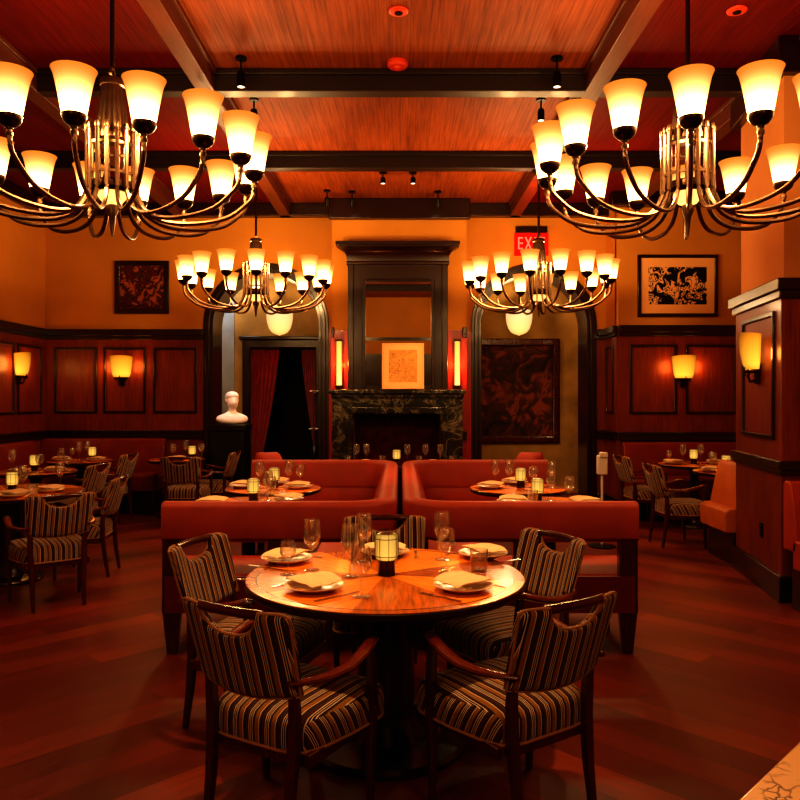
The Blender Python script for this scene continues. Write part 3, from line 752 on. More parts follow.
# ---------------------------------------------------------------- tables
def round_table(name, label, x, y, r, h=.75, top='sunburst', edge='dark_wood', colr=.05, baser=.27, group=None):
    t = thing(name, label, 'table', (x, y, 0), 0, group)
    tp = MB().lathe([(0, h-.006), (r-.012, h-.006), (r-.004, h-.004), (r-.004, h-.001), (r-.012, h), (0, h)], 72).build('tabletop', top, t)
    MB().lathe([(r-.06, h-.04), (r-.015, h-.04), (r, h-.028), (r, h-.008), (r-.006, h-.002), (r-.06, h-.007)], 72).build('rim', edge, tp)
    MB().lathe([(0, .04), (colr*1.4, .05), (colr*1.08, .10), (colr, .16), (colr, h-.16), (colr*1.3, h-.08), (r*.6, h-.045), (0, h-.04)], 32).build('pedestal', edge, t)
    MB().lathe([(0, 0), (baser, 0), (baser, .02), (baser*.96, .035), (baser*.5, .05), (0, .055)], 48).build('base', edge, t)
    return t
def square_table(label, x, y, w, d, h=.75, group=None, top='sunburst'):
    t = thing('dining_table', label, 'table', (x, y, 0), 0, group)
    MB().box(-w/2, w/2, -d/2, d/2, h-.035, h).build('tabletop', 'arm_wood', t, .008)
    MB().lathe([(0, .04), (.06, .05), (.045, .12), (.045, h-.12), (.08, h-.04), (0, h-.036)], 20).build('pedestal', 'dark_wood', t)
    MB().box(-min(w, .6)*.42, min(w, .6)*.42, -.03, .03, 0, .045).box(-.03, .03, -d*.36, d*.36, 0, .044).build('base', 'dark_wood', t, .006)
    return t
round_table('round_dining_table', 'big round dining table with sunburst veneer top, centre foreground', MT[0], MT[1], .622, colr=.13, baser=.36)
TB = 'small round booth tables'
tabs = {
    'LB1': (-1.12, 6.72, .42), 'LB2': (-1.14, 5.72, .42), 'RB1': (1.04, 6.72, .42), 'RB2': (1.12, 5.72, .42),
    'LA': (-3.32, 6.45, .60), 'L2': (-3.95, 8.25, .42), 'L3': (-4.06, 9.66, .40), 'L4': (-2.90, 9.88, .36),
    'R1': (3.55, 9.16, .42), 'R2': (3.62, 8.25, .42)}
tl = {'LB1': 'small round table at the rear of left booth', 'LB2': 'small round table behind front backrest of left booth',
      'RB1': 'small round table at the rear of right booth', 'RB2': 'small round table behind front backrest of right booth',
      'LA': 'larger round dining table cut by the left picture edge', 'L2': 'dark round table by the left wall banquette',
      'L3': 'dark round table in the rear left corner by banquette', 'L4': 'small dim round table before the left arch',
      'R1': 'round table by the right rear banquette', 'R2': 'round table partly hidden behind the pillar'}
for k, (x, y, r) in tabs.items():
    round_table('round_dining_table', tl[k], x, y, r, colr=.05 if r < .5 else .1, baser=.24 if r < .5 else .27, group=TB if 'B' in k else None)
square_table('long table set for dinner in front of the fireplace', 0.03, 9.15, 1.75, .72)
tb = thing('marble_table', 'pale veined marble tabletop corner at lower right of the picture', 'table', (1.06, 1.38, 0), PI/4)
MB().box(-.40, .36, -.36, .365, .715, .75).build('tabletop', 'marble_cream', tb, .006)
MB().lathe([(0, .03), (.055, .05), (.04, .12), (.04, .62), (.09, .70), (0, .714)], 20).build('pedestal', 'black_metal', tb)
MB().lathe([(0, 0), (.24, 0), (.24, .02), (.05, .05), (0, .05)], 32).build('base', 'black_metal', tb)

# ---------------------------------------------------------------- table ware
def make_wine(h, br, name='wine_glass'):
    s = h/.235
    prof = [(.0, .001), (.034, .001), (.036, .003), (.020, .007), (.006, .014), (.0036, .04*s), (.0036, .085*s), (.006, .098*s), (.016, .105*s),
            (br*.78, .125*s), (br*.97, .148*s), (br, .165*s), (br*.97, .19*s), (br*.86, h-.008), (br*.80, h), (br*.77, h), (br*.83, h-.008), (br*.94, .19*s), (br*.965, .165*s), (br*.93, .148*s), (br*.7, .128*s), (0, .112*s)]
    return MB().lathe(prof, 22).mesh(name, 'clear_glass', 60)
wine_m = make_wine(.235, .041); wine2_m = make_wine(.20, .043); small_m = make_wine(.155, .036)
tumb_m = MB().lathe([(0, 0), (.034, 0), (.036, .004), (.042, .10), (.040, .10), (.0345, .012), (0, .012)], 22).mesh('tumbler', 'clear_glass', 60)
plate_m = MB().lathe([(0, .004), (.06, .004), (.07, 0), (.076, .004), (.10, .016), (.122, .024), (.123, .027), (.118, .027), (.098, .021), (.075, .010), (0, .009)], 40).mesh('plate', 'porcelain', 50)
def nap():
    nx, ny = 16, 12; w, d = .215, .165; vs = []; fs = []
    for L in (0, 1):
        for j in range(ny+1):
            for i in range(nx+1):
                u = i/nx-.5; v = j/ny-.5
                x = u*w*(1-.10*(v+.5)); y = v*d*(1+.10*math.cos(u*5))
                z = .026+.008*math.cos(u*2.6)+.003*math.cos(v*6+1)-.006*max(0, abs(u)-.36)/.14+.0015*math.sin(u*9+v*5)+(.007 if v > .12 else 0)
                if L == 0: z -= .014*(1-(2*abs(v))**6)*(1-(2*abs(u))**6)+.003
                vs.append((x, y, z))
    W_ = nx+1; H_ = W_*(ny+1)
    for j in range(ny):
        for i in range(nx):
            a = j*W_+i; fs += [(a, a+W_, a+W_+1, a+1), (a+H_, a+1+H_, a+W_+1+H_, a+W_+H_)]
    rim = list(range(W_))+[j*W_+nx for j in range(1, ny+1)]+[ny*W_+i for i in range(nx-1, -1, -1)]+[j*W_ for j in range(ny-1, 0, -1)]
    for k in range(len(rim)):
        a, b = rim[k], rim[(k+1) % len(rim)]; fs.append((a, b, b+H_, a+H_))
    mb = MB().add(vs, fs)
    return mb.mesh('napkin', 'linen', 50)
nap_m = nap()
def flatware():
    def ex(poly, z=.0035): return MB().zprism(poly, .0015, z)
    k = ex([(-.008, -.11), (.008, -.11), (.006, 0), (.010, .01), (.011, .08), (.004, .115), (-.003, .118), (-.006, .01)])
    f = ex([(-.009, -.10), (.009, -.10), (.004, -.02), (.004, .03), (.012, .045), (.012, .10), (.009, .10), (.009, .055), (.005, .055), (.005, .10), (.002, .10), (.002, .055), (-.002, .055), (-.002, .10), (-.005, .10), (-.005, .055), (-.009, .055), (-.009, .10), (-.012, .10), (-.012, .045), (-.004, .03), (-.004, -.02)])
    return k.mesh('knife', 'silver', 0), f.mesh('fork', 'silver', 0)
knife_m, fork_m = flatware()
lamp_base_m = MB().lathe([(0, 0), (.042, 0), (.043, .004), (.040, .012), (.038, .062), (.044, .07), (.044, .076), (0, .076)], 24).mesh('base', 'bronze_dark', 40)
lamp_sh_m = MB().lathe([(.046, 0), (.052, .006), (.0545, .02), (.0545, .10), (.052, .116), (.046, .122), (.040, .122), (.04, .116)], 48, flute=.018, nf=16).mesh('glass_shade', 'candle_glass', 60)
cg = MB()
for i in range(8):
    a = 2*PI*i/8+.2; c, s_ = math.cos(a), math.sin(a)
    cg.tube([(.0465*c, .0465*s_, .0), (.0565*c, .0565*s_, .012), (.0575*c, .0575*s_, .105), (.046*c, .046*s_, .124)], .0016, 5)
for z in (.018, .10): cg.lathe([(.0555, z-.0015), (.058, z-.0015), (.058, z+.0015), (.0555, z+.0015), (.0555, z-.0015)], 32)
lamp_cage_m = cg.mesh('cage', 'bronze', 40)
lamp_cap_m = MB().lathe([(0, .128), (.03, .127), (.042, .122), (.042, .118), (0, .118)], 24).mesh('cap', 'bronze', 40)

def put(me, name, label, cat, x, y, z=.75, rz=0, group=None, scale=1, rx=0):
    o = bpy.data.objects.new(name, me); COL.objects.link(o); o.location = (x, y, z); o.rotation_euler = (rx, 0, rz)
    if scale != 1: o.scale = (scale,)*3
    return tag(o, label, cat, group)
def lamp(x, y, label, s=1.0, group='small amber table lamps'):
    t = thing('table_lamp', label, 'table lamp', (x, y, .75), 0, group)
    t.scale = (s, s, s)
    for n, me, z in (('base', lamp_base_m, 0), ('glass_shade', lamp_sh_m, .074), ('cap', lamp_cap_m, .074), ('cage', lamp_cage_m, .074)):
        o = bpy.data.objects.new(n, me); COL.objects.link(o); o.parent = t; o.location = (0, 0, z)
    return t
def at(px, py, z=.75):
    y = (CAMZ-z)*F/(py-398); return ((px-400)/F*y, y)
def setting(x, y, ang, where, cutlery=True, plate=True, napkin=True, grp=''):
    """ang = direction the diner faces"""
    c, s_ = math.cos(ang), math.sin(ang)            # facing = (-s, c)
    put(plate_m, 'plate', 'white plate under napkin, ' + where, 'plate', x, y, .75, ang, 'white plates' + grp)
    if napkin: put(nap_m, 'napkin', 'folded cream napkin on plate, ' + where, 'napkin', x, y, .770, ang+random.uniform(-.25, .25), 'folded napkins' + grp)
    if cutlery:
        put(fork_m, 'fork', 'silver fork left of plate, ' + where, 'fork', x-.155*c, y-.155*s_, .75, ang, 'forks' + grp)
        put(knife_m, 'knife', 'silver knife right of plate, ' + where, 'knife', x+.15*c, y+.15*s_, .75, ang, 'knives' + grp)
g = ' on the big round table'
def facing(x, y): return math.atan2(-(MT[0]-x), MT[1]-y)
for (px, py, w) in ((314, 590, 'front left place of big round table'), (463, 590, 'front right place of big round table'),
                    (287, 562, 'rear left place of big round table'), (483, 557, 'rear right place of big round table')):
    x, y = at(px, py); setting(x, y, facing(x, y), w, grp=g)
setting(-.075, 3.84, PI, 'far place of big round table behind lamp', grp=g)
lamp(MT[0]+.005, MT[1], 'glowing amber lamp at centre of the big round table', .95)
def glass(me, name, px, py, label, cat='glass', grp=None, z=.75):
    x, y = at(px, py, z); put(me, name, label, cat, x, y, z, 0, grp)
gg = 'glasses on the big round table'
glass(wine_m, 'wine_glass', 312, 570, 'tall wine glass standing between the two left plates, big table', grp=gg)
glass(wine_m, 'wine_glass', 350, 577, 'tall wine glass left of the lamp, big table, behind the foremost glass', grp=gg)
glass(wine2_m, 'wine_glass', 361, 597, 'foremost wine glass, right of front left plate, big table', grp=gg)
glass(wine_m, 'wine_glass', 364, 562, 'tall wine glass just left of the lamp, rearmost there, big table', grp=gg)
glass(small_m, 'small_wine_glass', 288, 575, 'short stemmed glass before the rear left plate, big table', grp=gg)
glass(wine_m, 'wine_glass', 442, 560, 'tall wine glass right of the lamp, rear of two, big table', grp=gg)
glass(wine2_m, 'wine_glass', 446, 572, 'stemmed glass right of the lamp, front of two, big table', grp=gg)
glass(tumb_m, 'tumbler', 479, 571, 'low tumbler in front of the rear right plate, big table', grp=gg)

def dress(k, tname, items):
    """items: (kind, dx, dy, where)"""
    x0, y0, r = tabs[k]; gp = ', ' + tname
    for kind, dx, dy, w in items:
        x, y = x0+dx, y0+dy
        if kind == 'lamp': lamp(x, y, 'glowing amber lamp on ' + tname, .88)
        elif kind == 'plate':
            put(plate_m, 'plate', 'white plate %s, %s' % (w, tname), 'plate', x, y, .75, 0, 'white plates' + gp)
            put(nap_m, 'napkin', 'folded pale napkin on plate %s, %s' % (w, tname), 'napkin', x, y, .770, random.uniform(-.5, .5), 'napkins' + gp)
        elif kind == 'tumbler': put(tumb_m, 'tumbler', 'low tumbler %s, %s' % (w, tname), 'glass', x, y, .75, 0, 'glasses' + gp)
        else: put({'wine': wine_m, 'wine2': wine2_m, 'small': small_m}[kind], 'wine_glass', 'stemmed glass %s, %s' % (w, tname), 'glass', x, y, .75, 0, 'glasses' + gp)
dress('LB1', 'rear table of left booth', [('lamp', 0, .05, ''), ('plate', .22, -.05, 'at right'), ('plate', -.02, .28, 'at far side'), ('plate', -.27, .02, 'at left'), ('wine', -.115, -.02, 'just left of lamp'), ('wine', .12, .12, 'right behind lamp'), ('wine2', .22, .14, 'rightmost')])
dress('LB2', 'front table of left booth', [('lamp', .01, .14, ''), ('plate', .28, .12, 'at right'), ('plate', -.25, -.08, 'at left'), ('wine', .115, .18, 'just right of lamp'), ('wine2', .16, .05, 'second right of lamp'), ('tumbler', .12, -.06, 'nearest backrest')])
dress('RB1', 'rear table of right booth', [('lamp', .03, .02, ''), ('plate', -.24, -.04, 'at left'), ('plate', .02, .29, 'at far side'), ('wine', -.18, .14, 'leftmost'), ('wine', -.06, .11, 'left behind lamp'), ('wine2', .13, -.06, 'right of lamp'), ('wine', .3, -.02, 'rightmost')])
dress('RB2', 'front table of right booth', [('lamp', -.06, .14, ''), ('plate', -.27, .0, 'at left'), ('plate', .26, -.06, 'at right'), ('wine', .05, .15, 'right of lamp'), ('wine2', .17, .06, 'rightmost'), ('tumbler', -.12, .01, 'left of lamp')])
dress('LA', 'left foreground round table', [('lamp', .05, -.04, ''), ('plate', .22, -.36, 'in front'), ('plate', .36, -.04, 'at right'), ('plate', -.06, -.30, 'at left'), ('wine', .19, -.14, 'right of lamp'), ('wine2', .0, .14, 'behind lamp'), ('tumbler', .33, -.26, 'beside front plate'), ('wine', .32, .26, 'farthest right')])
dress('L2', 'left wall table', [('lamp', -.04, .04, ''), ('plate', .24, -.08, 'at right'), ('plate', -.05, -.27, 'in front'), ('wine', -.26, .0, 'left of lamp'), ('wine2', .10, -.13, 'right of lamp'), ('wine', .2, .16, 'behind right plate'), ('small', .33, .05, 'rightmost')])
dress('L3', 'rear left corner table', [('lamp', .14, .02, ''), ('plate', .25, -.13, 'at right'), ('plate', -.22, -.06, 'at left'), ('wine', -.05, .07, 'left of lamp'), ('wine', .02, .17, 'behind lamp'), ('small', -.16, .12, 'leftmost')])
dress('L4', 'small table before left arch', [('lamp', .19, .03, ''), ('plate', .05, -.20, 'in front'), ('wine2', -.05, .0, 'leftmost'), ('wine', .07, .16, 'left behind lamp'), ('wine2', .30, .08, 'right of lamp')])
dress('R1', 'right rear table', [('lamp', .0, .03, ''), ('plate', -.26, -.02, 'at left'), ('plate', .24, -.04, 'at right'), ('small', -.25, .17, 'leftmost'), ('wine', -.11, .08, 'left of lamp'), ('wine', .11, .09, 'right of lamp'), ('small', .16, -.12, 'in front right of lamp')])
dress('R2', 'table by the pillar', [('lamp', -.08, .0, ''), ('plate', -.26, -.06, 'at left'), ('wine2', -.18, .10, 'left of lamp'), ('small', -.12, -.2, 'nearest us')])
tabs['FT'] = (.03, 9.15, 0)
dress('FT', 'fireplace table', [('lamp', -.07, .0, ''), ('plate', -.46, -.1, 'at left'), ('plate', .36, -.12, 'at right'), ('tumbler', -.66, .0, 'leftmost'), ('wine', -.56, .08, 'second from left'), ('wine', -.44, .12, 'third from left'), ('tumbler', -.24, .02, 'left of lamp'), ('wine', .06, .06, 'right of lamp'), ('tumbler', .2, .0, 'second right of lamp'), ('wine', .28, .1, 'third right of lamp'), ('wine', .46, .08, 'second from right'), ('tumbler', .6, .02, 'rightmost')])

# ---------------------------------------------------------------- banquettes
def rpath(pts, rad, n=10):
    """plan polyline with rounded corners -> points and left-hand normals"""
    out = []; P = [Vector((p[0], p[1])) for p in pts]
    out.append(P[0])
    for i in range(1, len(P)-1):
        a, b, c = P[i-1], P[i], P[i+1]; d0 = (a-b).normalized(); d1 = (c-b).normalized()
        p0 = b+d0*rad; p1 = b+d1*rad; cen = b+(d0+d1)*rad
        a0 = math.atan2(p0.y-cen.y, p0.x-cen.x); a1 = math.atan2(p1.y-cen.y, p1.x-cen.x)
        da = (a1-a0+PI) % (2*PI)-PI
        out += [cen+Vector((math.cos(a0+da*k/n), math.sin(a0+da*k/n)))*rad for k in range(n+1)]
    out.append(P[-1]); nr = []
    for i in range(len(out)):
        t = (out[min(i+1, len(out)-1)]-out[max(i-1, 0)]).normalized(); nr.append((-t.y, t.x))
    return [tuple(p) for p in out], nr
def booth(sx, label):
    """U-shaped booth open to the outer aisle; sx=-1 left of the centre line, +1 right"""
    t = thing('booth_banquette', label, 'banquette', (sx*.018, 4.57, 0), 0, 'orange leather booths')
    a, b = 1.42, 3.23                                    # width and depth
    pts = [(-a, 0), (0, 0), (0, b), (-a-.06, b)]         # walked with the inside on the left
    P, Nn = rpath(pts, .32)
    flip = lambda mb: mb
    back = [(0, .70), (0, .88), (.012, .903), (.035, .915), (.085, .915), (.115, .90), (.13, .875), (.205, .68), (.20, .655), (.17, .645), (.05, .675), (.015, .685)]
    seat = [(.03, .30), (.03, .44), (.05, .475), (.10, .49), (.50, .495), (.56, .48), (.58, .45), (.58, .33), (.56, .30)]
    fram = [(.02, .25), (.02, .31), (.55, .31), (.55, .25)]
    def mk(prof, name, mat, sm=40):
        mb = MB().sweep(prof, P, Nn)
        if sx > 0: mb.v = [(-x, y, z) for x, y, z in mb.v]
        return mb.build(name, mat, t, smooth=sm)
    low = [(.03, .44), (.03, .72), (.16, .70), (.19, .66), (.215, .47), (.20, .44)]
    i0 = next(i for i, p in enumerate(P) if p[1] > .36)
    mb = MB().sweep(low, P[i0:], Nn[i0:])
    if sx > 0: mb.v = [(-x, y, z) for x, y, z in mb.v]
    mb.build('lower_backrest', 'orange_leather', t, smooth=40)
    mk(back, 'backrest', 'orange_leather'); mk(seat, 'seat_cushion', 'orange_leather'); mk(fram, 'seat_frame', 'dark_wood')
    apron = MB().box(-a+.02, -.3, .004, .02, .25, .47)
    if sx > 0: apron.v = [(-x, y, z) for x, y, z in apron.v]
    apron.build('rear_panel', 'red_leather', t)
    k = -1 if sx < 0 else 1
    for x, y in ((a-.06, .035), (.72, .035), (.10, .10), (.055, 1.6), (.10, b-.1), (a-.02, b-.035), (a-.06, .5), (a-.02, b-.5), (.5, 1.0), (.5, b-1.0)):
        hi = .74 if y < .2 or y > b-.2 or x < .2 else .26
        w = .055 if hi > .5 else .03
        MB().loft([[(k*x+dx*q*w, y+dy*q*.03, z) for dx, dy in ((-1, -1), (1, -1), (1, 1), (-1, 1))] for z, q in ((0, .55), (.24, .95), (.26, 1), (hi, 1))]).build('leg', 'chair_wood', t, .004)
    return t
booth(-1, 'orange leather U-shaped booth left of centre, open to the left aisle')
booth(1, 'orange leather U-shaped booth right of centre, open to the right aisle')

def bench(name, label, p0, p1, mat, back_top=.98, seat_h=.53, depth=.62, group=None, endcap=True):
    """straight wall banquette; local x along p0->p1, front towards local -y"""
    t = thing(name, label, 'banquette', (0, 0, 0), 0, group)
    t.matrix_world = wallM(p0, p1)
    L = math.hypot(p1[0]-p0[0], p1[1]-p0[1])
    back = [(-.01, .42), (-.01, back_top-.03), (-.03, back_top), (-.10, back_top), (-.125, back_top-.03), (-.20, seat_h+.02), (-.20, .42)]
    seat = [(-.15, .30), (-.15, seat_h-.02), (-.20, seat_h), (-depth+.05, seat_h), (-depth+.01, seat_h-.02), (-depth, seat_h-.06), (-depth+.01, .30)]
    def ext(prof, n, m, a=0, b=L):
        return MB().loft([[(x, y, z) for y, z in prof] for x in (a, b)]).build(n, m, t, .012, segs=2)
    ext(back, 'backrest', mat); ext(seat, 'seat_cushion', mat)
    ext([(-.10, 0), (-.10, .305), (-depth+.08, .305), (-depth+.08, 0)], 'plinth', 'dark_wood', .02, L-.02)
    return t
bench('wall_banquette', 'long red leather banquette along the left rear wall', (XL+.02, D-.078), (XP(169, D), D-.078), 'red_leather')
bench('wall_banquette', 'red leather banquette along the left side wall', (XL+.078, 6.0), (XL+.078, D-.078-.64), 'red_leather')
bench('wall_banquette', 'red leather banquette along the right rear wall behind chairs', (XP(617, 10.2)+.03, 10.12), (5.2, 10.12), 'red_leather', .96)
bench('end_banquette', 'light orange banquette end showing left of the pillar', (3.30, 7.60), (3.30, 7.0), 'orange_leather_light', .93, .52, .31)
bench('pillar_banquette', 'orange banquette against the pillar at right picture edge', (2.86, 5.69), (4.2, 5.69), 'orange_leather', .93, .51, .60)

# round-backed orange chairs by the fireplace table
def tub_chair():
    t = thing('tub_chair', 'x', 'chair')
    n = 18; rings = []
    for z, k in ((.44, .93), (.46, 1), (.60, 1), (.75, .93), (.84, .72), (.885, .40), (.90, .05)):
        o_ = [(.27*k*math.cos(PI+PI*i/n), -.02+.27*math.sin(PI+PI*i/n)*(.9+.1*k), z) for i in range(n+1)]
        i_ = [(.21*k*math.cos(2*PI-PI*i/n), -.02+.20*math.sin(2*PI-PI*i/n)*(.9+.1*k), z) for i in range(n+1)]
        rings.append(o_+i_)
    MB().loft(rings).build('backrest', 'orange_leather', t, smooth=60)
    MB().lathe([(0, .36), (.24, .36), (.26, .38), (.26, .44), (.23, .47), (0, .48)], 28).build('seat', 'orange_leather', t)
    for a in (45, 135, 225, 315):
        c, s_ = math.cos(math.radians(a)), math.sin(math.radians(a))
        MB().tube([(.22*c, .22*s_, 0), (.19*c, .19*s_, .37)], [.012, .02], 8).build('leg', 'dark_wood', t)
    return t
tc = tub_chair(); tc.location = (-1.46, 9.1, 0); tc.rotation_euler = (0, 0, -PI/2+.5); tc['label'] = 'orange round backed chair peeking over the left booth'; tc['group'] = 'round backed orange chairs'
t2 = copy_tree(tc); t2.location = (1.44, 9.1, 0); t2.rotation_euler = (0, 0, PI/2-.5); t2['label'] = 'orange round backed chair peeking over the right booth'

# ---------------------------------------------------------------- niche contents
pd = thing('pedestal', 'black square pedestal carrying the bust in the left arch', 'pedestal', (-2.33, 10.48, 0))
MB().box(-.21, .21, -.21, .21, .08, 1.10).build('shaft', 'stone_black', pd, .006)
MB().box(-.245, .245, -.245, .245, 1.10, 1.185).build('cap', 'stone_black', pd, .01)
MB().box(-.245, .245, -.245, .245, 0, .08).build('foot', 'stone_black', pd, .01)
def bust():
    rows = [(0, .15, .11, 0), (.02, .215, .125, 0), (.07, .245, .13, 0), (.115, .225, .115, .0), (.145, .15, .09, .005), (.165, .085, .07, .01), (.19, .058, .058, .005), (.225, .054, .058, -.005),
            (.245, .062, .075, -.02), (.27, .074, .092, -.022), (.31, .083, .105, -.015), (.35, .088, .112, -.008), (.39, .087, .110, .0), (.425, .075, .095, .004), (.45, .052, .068, .006), (.463, .02, .03, .006)]
    n = 28; rings = []
    for z, rx, ry, cy in rows:
        r = []
        for i in range(n):
            a = 2*PI*i/n; x = rx*math.cos(a); y = ry*math.sin(a)+cy
            if .25 < z < .42:                       # face towards -y
                f = max(0, -math.sin(a))**12
                y -= f*{.27: .010, .31: .038, .35: .010, .39: .012}.get(z, 0)
                e = max(0, math.cos(a-(-PI/2+.42)))**40+max(0, math.cos(a-(-PI/2-.42)))**40
                if z == .35: y += e*.014
            if .06 < z < .16 and abs(math.cos(a)) > .7: pass
            r.append((x, y, z))
        rings.append(r)
    mb = MB().loft(rings)
    for sx in (-1, 1):                               # ears, moulded into the head
        mb.lathe([(0, -.028), (.012, -.02), (.016, 0), (.014, .02), (0, .028)], 8, (sx*.086, .0, .345))
    return mb.build('portrait_bust', 'bust_plaster', None, smooth=80, sub=1)
bo = bust()
mb = MB(); hr = []
for z, rx, ry, cy in ((.300, .084, .060, .040), (.335, .094, .085, .034), (.375, .099, .108, .022), (.41, .098, .122, .004), (.44, .086, .108, .004), (.465, .06, .075, .008), (.478, .025, .03, .01)):
    hr.append([(rx*math.cos(2*PI*i/40)*(1+.03*math.sin(7*2*PI*i/40)), ry*math.sin(2*PI*i/40)*(1+.03*math.cos(9*2*PI*i/40))+cy, z) for i in range(40)])
mb.loft(hr).lathe([(0, -.04), (.03, -.03), (.042, 0), (.03, .03), (0, .04)], 16, (0, .12, .40)); mb.build('hair', 'bust_plaster', bo, smooth=80)
bo.location = (-2.31, 10.46, 1.186); bo.rotation_euler = (0, 0, .45); bo.scale = (.94, .94, .94)
tag(bo, 'pale plaster bust of head and shoulders on black pedestal', 'bust')
def curtain(x0, x1, xt0, xt1, label):
    """hangs from x0..x1, gathered to xt0..xt1 low down"""
    t = thing('curtain', label, 'curtain', (0, 12.47, 0), 0, 'red curtains in the niche doorway')
    nx, nz = 40, 24; vs = []; fs = []
    for j in range(nz+1):
        f = j/nz; z = 2.34-f*2.32
        g = min(1, (f/.72))**1.3 if f < .72 else 1-.25*((f-.72)/.28)
        a = x0+(xt0-x0)*g; b = x1+(xt1-x1)*g
        for i in range(nx+1):
            u = i/nx; vs.append((a+(b-a)*u, .028*math.sin(u*2*PI*6)*(1-.4*g), z))
    for j in range(nz):
        for i in range(nx): q = j*(nx+1)+i; fs.append((q, q+1, q+nx+2, q+nx+1))
    o = MB().add(vs, fs).build('drape', 'curtain_red', t, smooth=80); m = o.modifiers.new('Solidify', 'SOLIDIFY'); m.thickness = .006
    k = nx if abs(x1) < abs(x0) else 0
    edge = [vs[j*(nx+1)+(nx if x1 > x0 else 0)] for j in range(nz+1)]
    MB().tube([(x, y-.005, z) for x, y, z in edge], .012, 6).build('edge_braid', 'curtain_trim', t)
    return t
curtain(-2.425, -1.99, -2.425, -2.25, 'red curtain drawn aside at left of the niche doorway')
curtain(-1.375, -1.62, -1.375, -1.40, 'red curtain drawn aside at right of the niche doorway')
fl = thing('flower_vase', 'slim dark vase with two pale blossoms beside right curtain', 'vase', (-1.36, 12.1, 0))
MB().lathe([(0, 0), (.09, 0), (.10, .02), (.06, .06), (.05, .3), (.08, .62), (.09, .70), (.06, .78), (.05, .80), (.045, .79)], 20).build('vase', 'stone_black', fl)
MB().tube([(0, 0, .7), (.02, 0, .9), (-.01, 0, 1.02)], .006, 6).tube([(0, 0, .7), (-.02, .01, 1.2), (.0, 0, 1.62)], .006, 6).build('stem', 'stem_green', fl)
for dx, dz in ((-.01, 1.02), (0, 1.62)):
    mb = MB()
    for i in range(6):
        a = 2*PI*i/6; c, s_ = math.cos(a), math.sin(a)
        mb.loft([[(dx+c*r+(-s_)*w*q, s_*r+c*w*q, dz+h) for q in (-1, -.4, .4, 1)] for r, w, h in ((.005, .006, 0), (.04, .028, .03), (.08, .03, .045), (.11, .012, .03))], cap=False, closed=False)
    mb.build('blossom', 'blossom', fl)

# white dispenser stand behind the right booth
ds = thing('dispenser_stand', 'slim white dispenser on a pole stand behind right booth', 'dispenser stand', (XP(602, 7.9), 7.9, 0))
MB().lathe([(0, 0), (.14, 0), (.14, .012), (.02, .025), (0, .025)], 28).build('base', 'black_metal', ds)
MB().tube([(0, 0, .02), (0, 0, .77)], .013, 10).build('pole', 'white_plastic', ds)
MB().box(-.05, .05, -.045, .045, .75, .95).box(-.035, .045, -.07, .0, .93, .985).build('dispenser', 'white_plastic', ds, .012)

# ---------------------------------------------------------------- lights
def point(name, loc, power, col, r=.05):
    l = bpy.data.lights.new(name, 'POINT'); l.energy = power; l.color = col; l.shadow_soft_size = r
    o = bpy.data.objects.new(name, l); COL.objects.link(o); o.location = loc
def spot(name, loc, tgt, power, col, ang=50, blend=.7, r=.04):
    l = bpy.data.lights.new(name, 'SPOT'); l.energy = power; l.color = col; l.spot_size = math.radians(ang); l.spot_blend = blend; l.shadow_soft_size = r
    o = bpy.data.objects.new(name, l); COL.objects.link(o); o.location = loc
    o.rotation_euler = (Vector(tgt)-Vector(loc)).to_track_quat('-Z', 'Y').to_euler()
WARM = (1, .61, .26)
for x, y, a in spots:
    for k in range(4):
        q = PI/4+PI/2*k
        point('chandelier_light', (x+.42*math.cos(q), y+.42*math.sin(q), 3.08), 33 if y < 5 else 34, WARM, .09)
for x in (-1.62, 1.62): point('entrance_light', (x, -.3, 3.0), 75, WARM, .5)
spot('table_spot', (-.06, 3.3, 4.2), (-.06, 3.42, .75), 360, (1, .62, .26), 34)
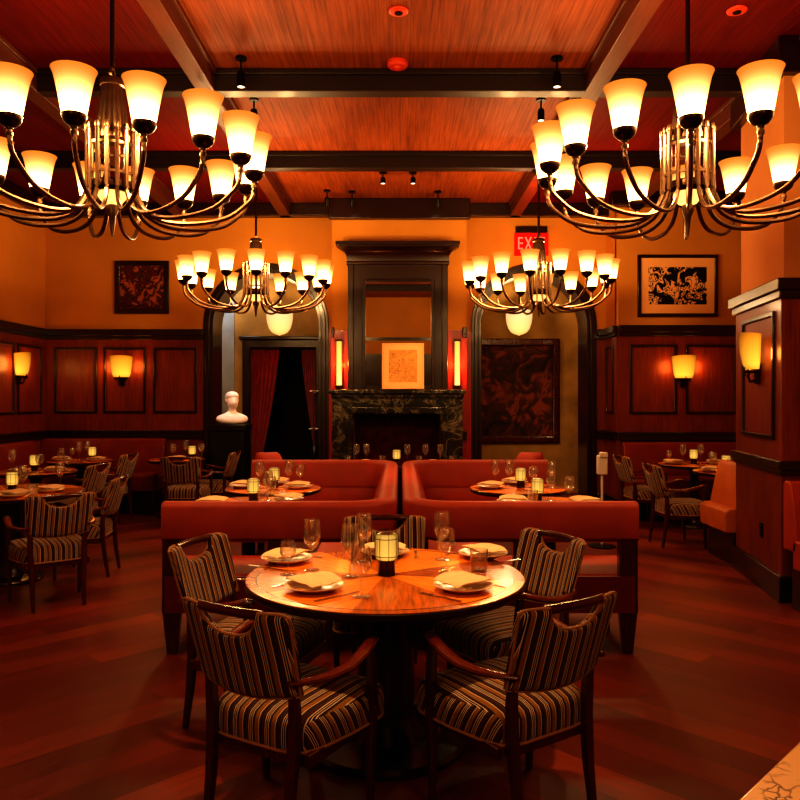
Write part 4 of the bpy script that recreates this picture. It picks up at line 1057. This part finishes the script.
spot('booth_spot', (-.7, 6.1, 4.0), (-1.0, 6.3, .75), 200, (1, .5, .18), 50)
spot('booth_spot', (.7, 6.1, 4.0), (1.0, 6.3, .75), 200, (1, .5, .18), 50)
spot('bust_spot', (-2.25, 9.7, 3.6), (-2.31, 10.46, 1.4), 120, (1, .74, .66), 16)
for (x, y, z), rz, lb in sl:
    for k in (-.20, .20): point('sconce_light', (x+k*math.cos(rz)+.09*math.sin(rz), y-.09*math.cos(rz)+k*math.sin(rz), z), 4.5, (1, .42, .09), .12)
for k in (-.22, .22): point('sconce_light', mL @ Vector((LL*.56+k, -.09, 1.90)), 1.5, (1, .40, .08), .05)
for x in (-.835, .785): point('tube_light_glow', (x, BY-.17, 2.0), 13, (1, .25, .04), .03)
for x in (-1.9, 1.88): point('pendant_light', (x, 11.75, 2.9), 34, (1, .66, .34), .04)
point('exit_glow', (1.86, D-.22, 3.68), 3, (1, .02, .01), .05)
point('niche_fill', (-2.9, 11.9, 3.4), 22, (.8, .9, 1), .2)  # added cool fill with no fitting of its own, brightens the left niche
w = bpy.data.worlds.new('World'); sc.world = w; w.use_nodes = True
bg = w.node_tree.nodes.get('Background') or w.node_tree.nodes.new('ShaderNodeBackground')
bg.inputs[0].default_value = (.35, .08, .03, 1); bg.inputs[1].default_value = .02

# ---------------------------------------------------------------- camera and colour
cam = bpy.data.cameras.new('Camera'); co = bpy.data.objects.new('Camera', cam); COL.objects.link(co)
cam.sensor_width = 36; cam.lens = 36*F/800; cam.clip_start = .05
cam.shift_y = -(400-398)/800
co.location = (0, 0, CAMZ); co.rotation_euler = (PI/2, 0, 0)
sc.camera = co
sc.view_settings.view_transform = 'Standard'
sc.view_settings.look = 'High Contrast'
sc.view_settings.exposure = 0
sc.cycles.use_denoising = True
sc.cycles.max_bounces = 8
sc.cycles.diffuse_bounces = 4
sc.cycles.glossy_bounces = 4
sc.cycles.transparent_max_bounces = 24
sc.cycles.sample_clamp_indirect = 4
sc.cycles.caustics_reflective = False
sc.cycles.caustics_refractive = False
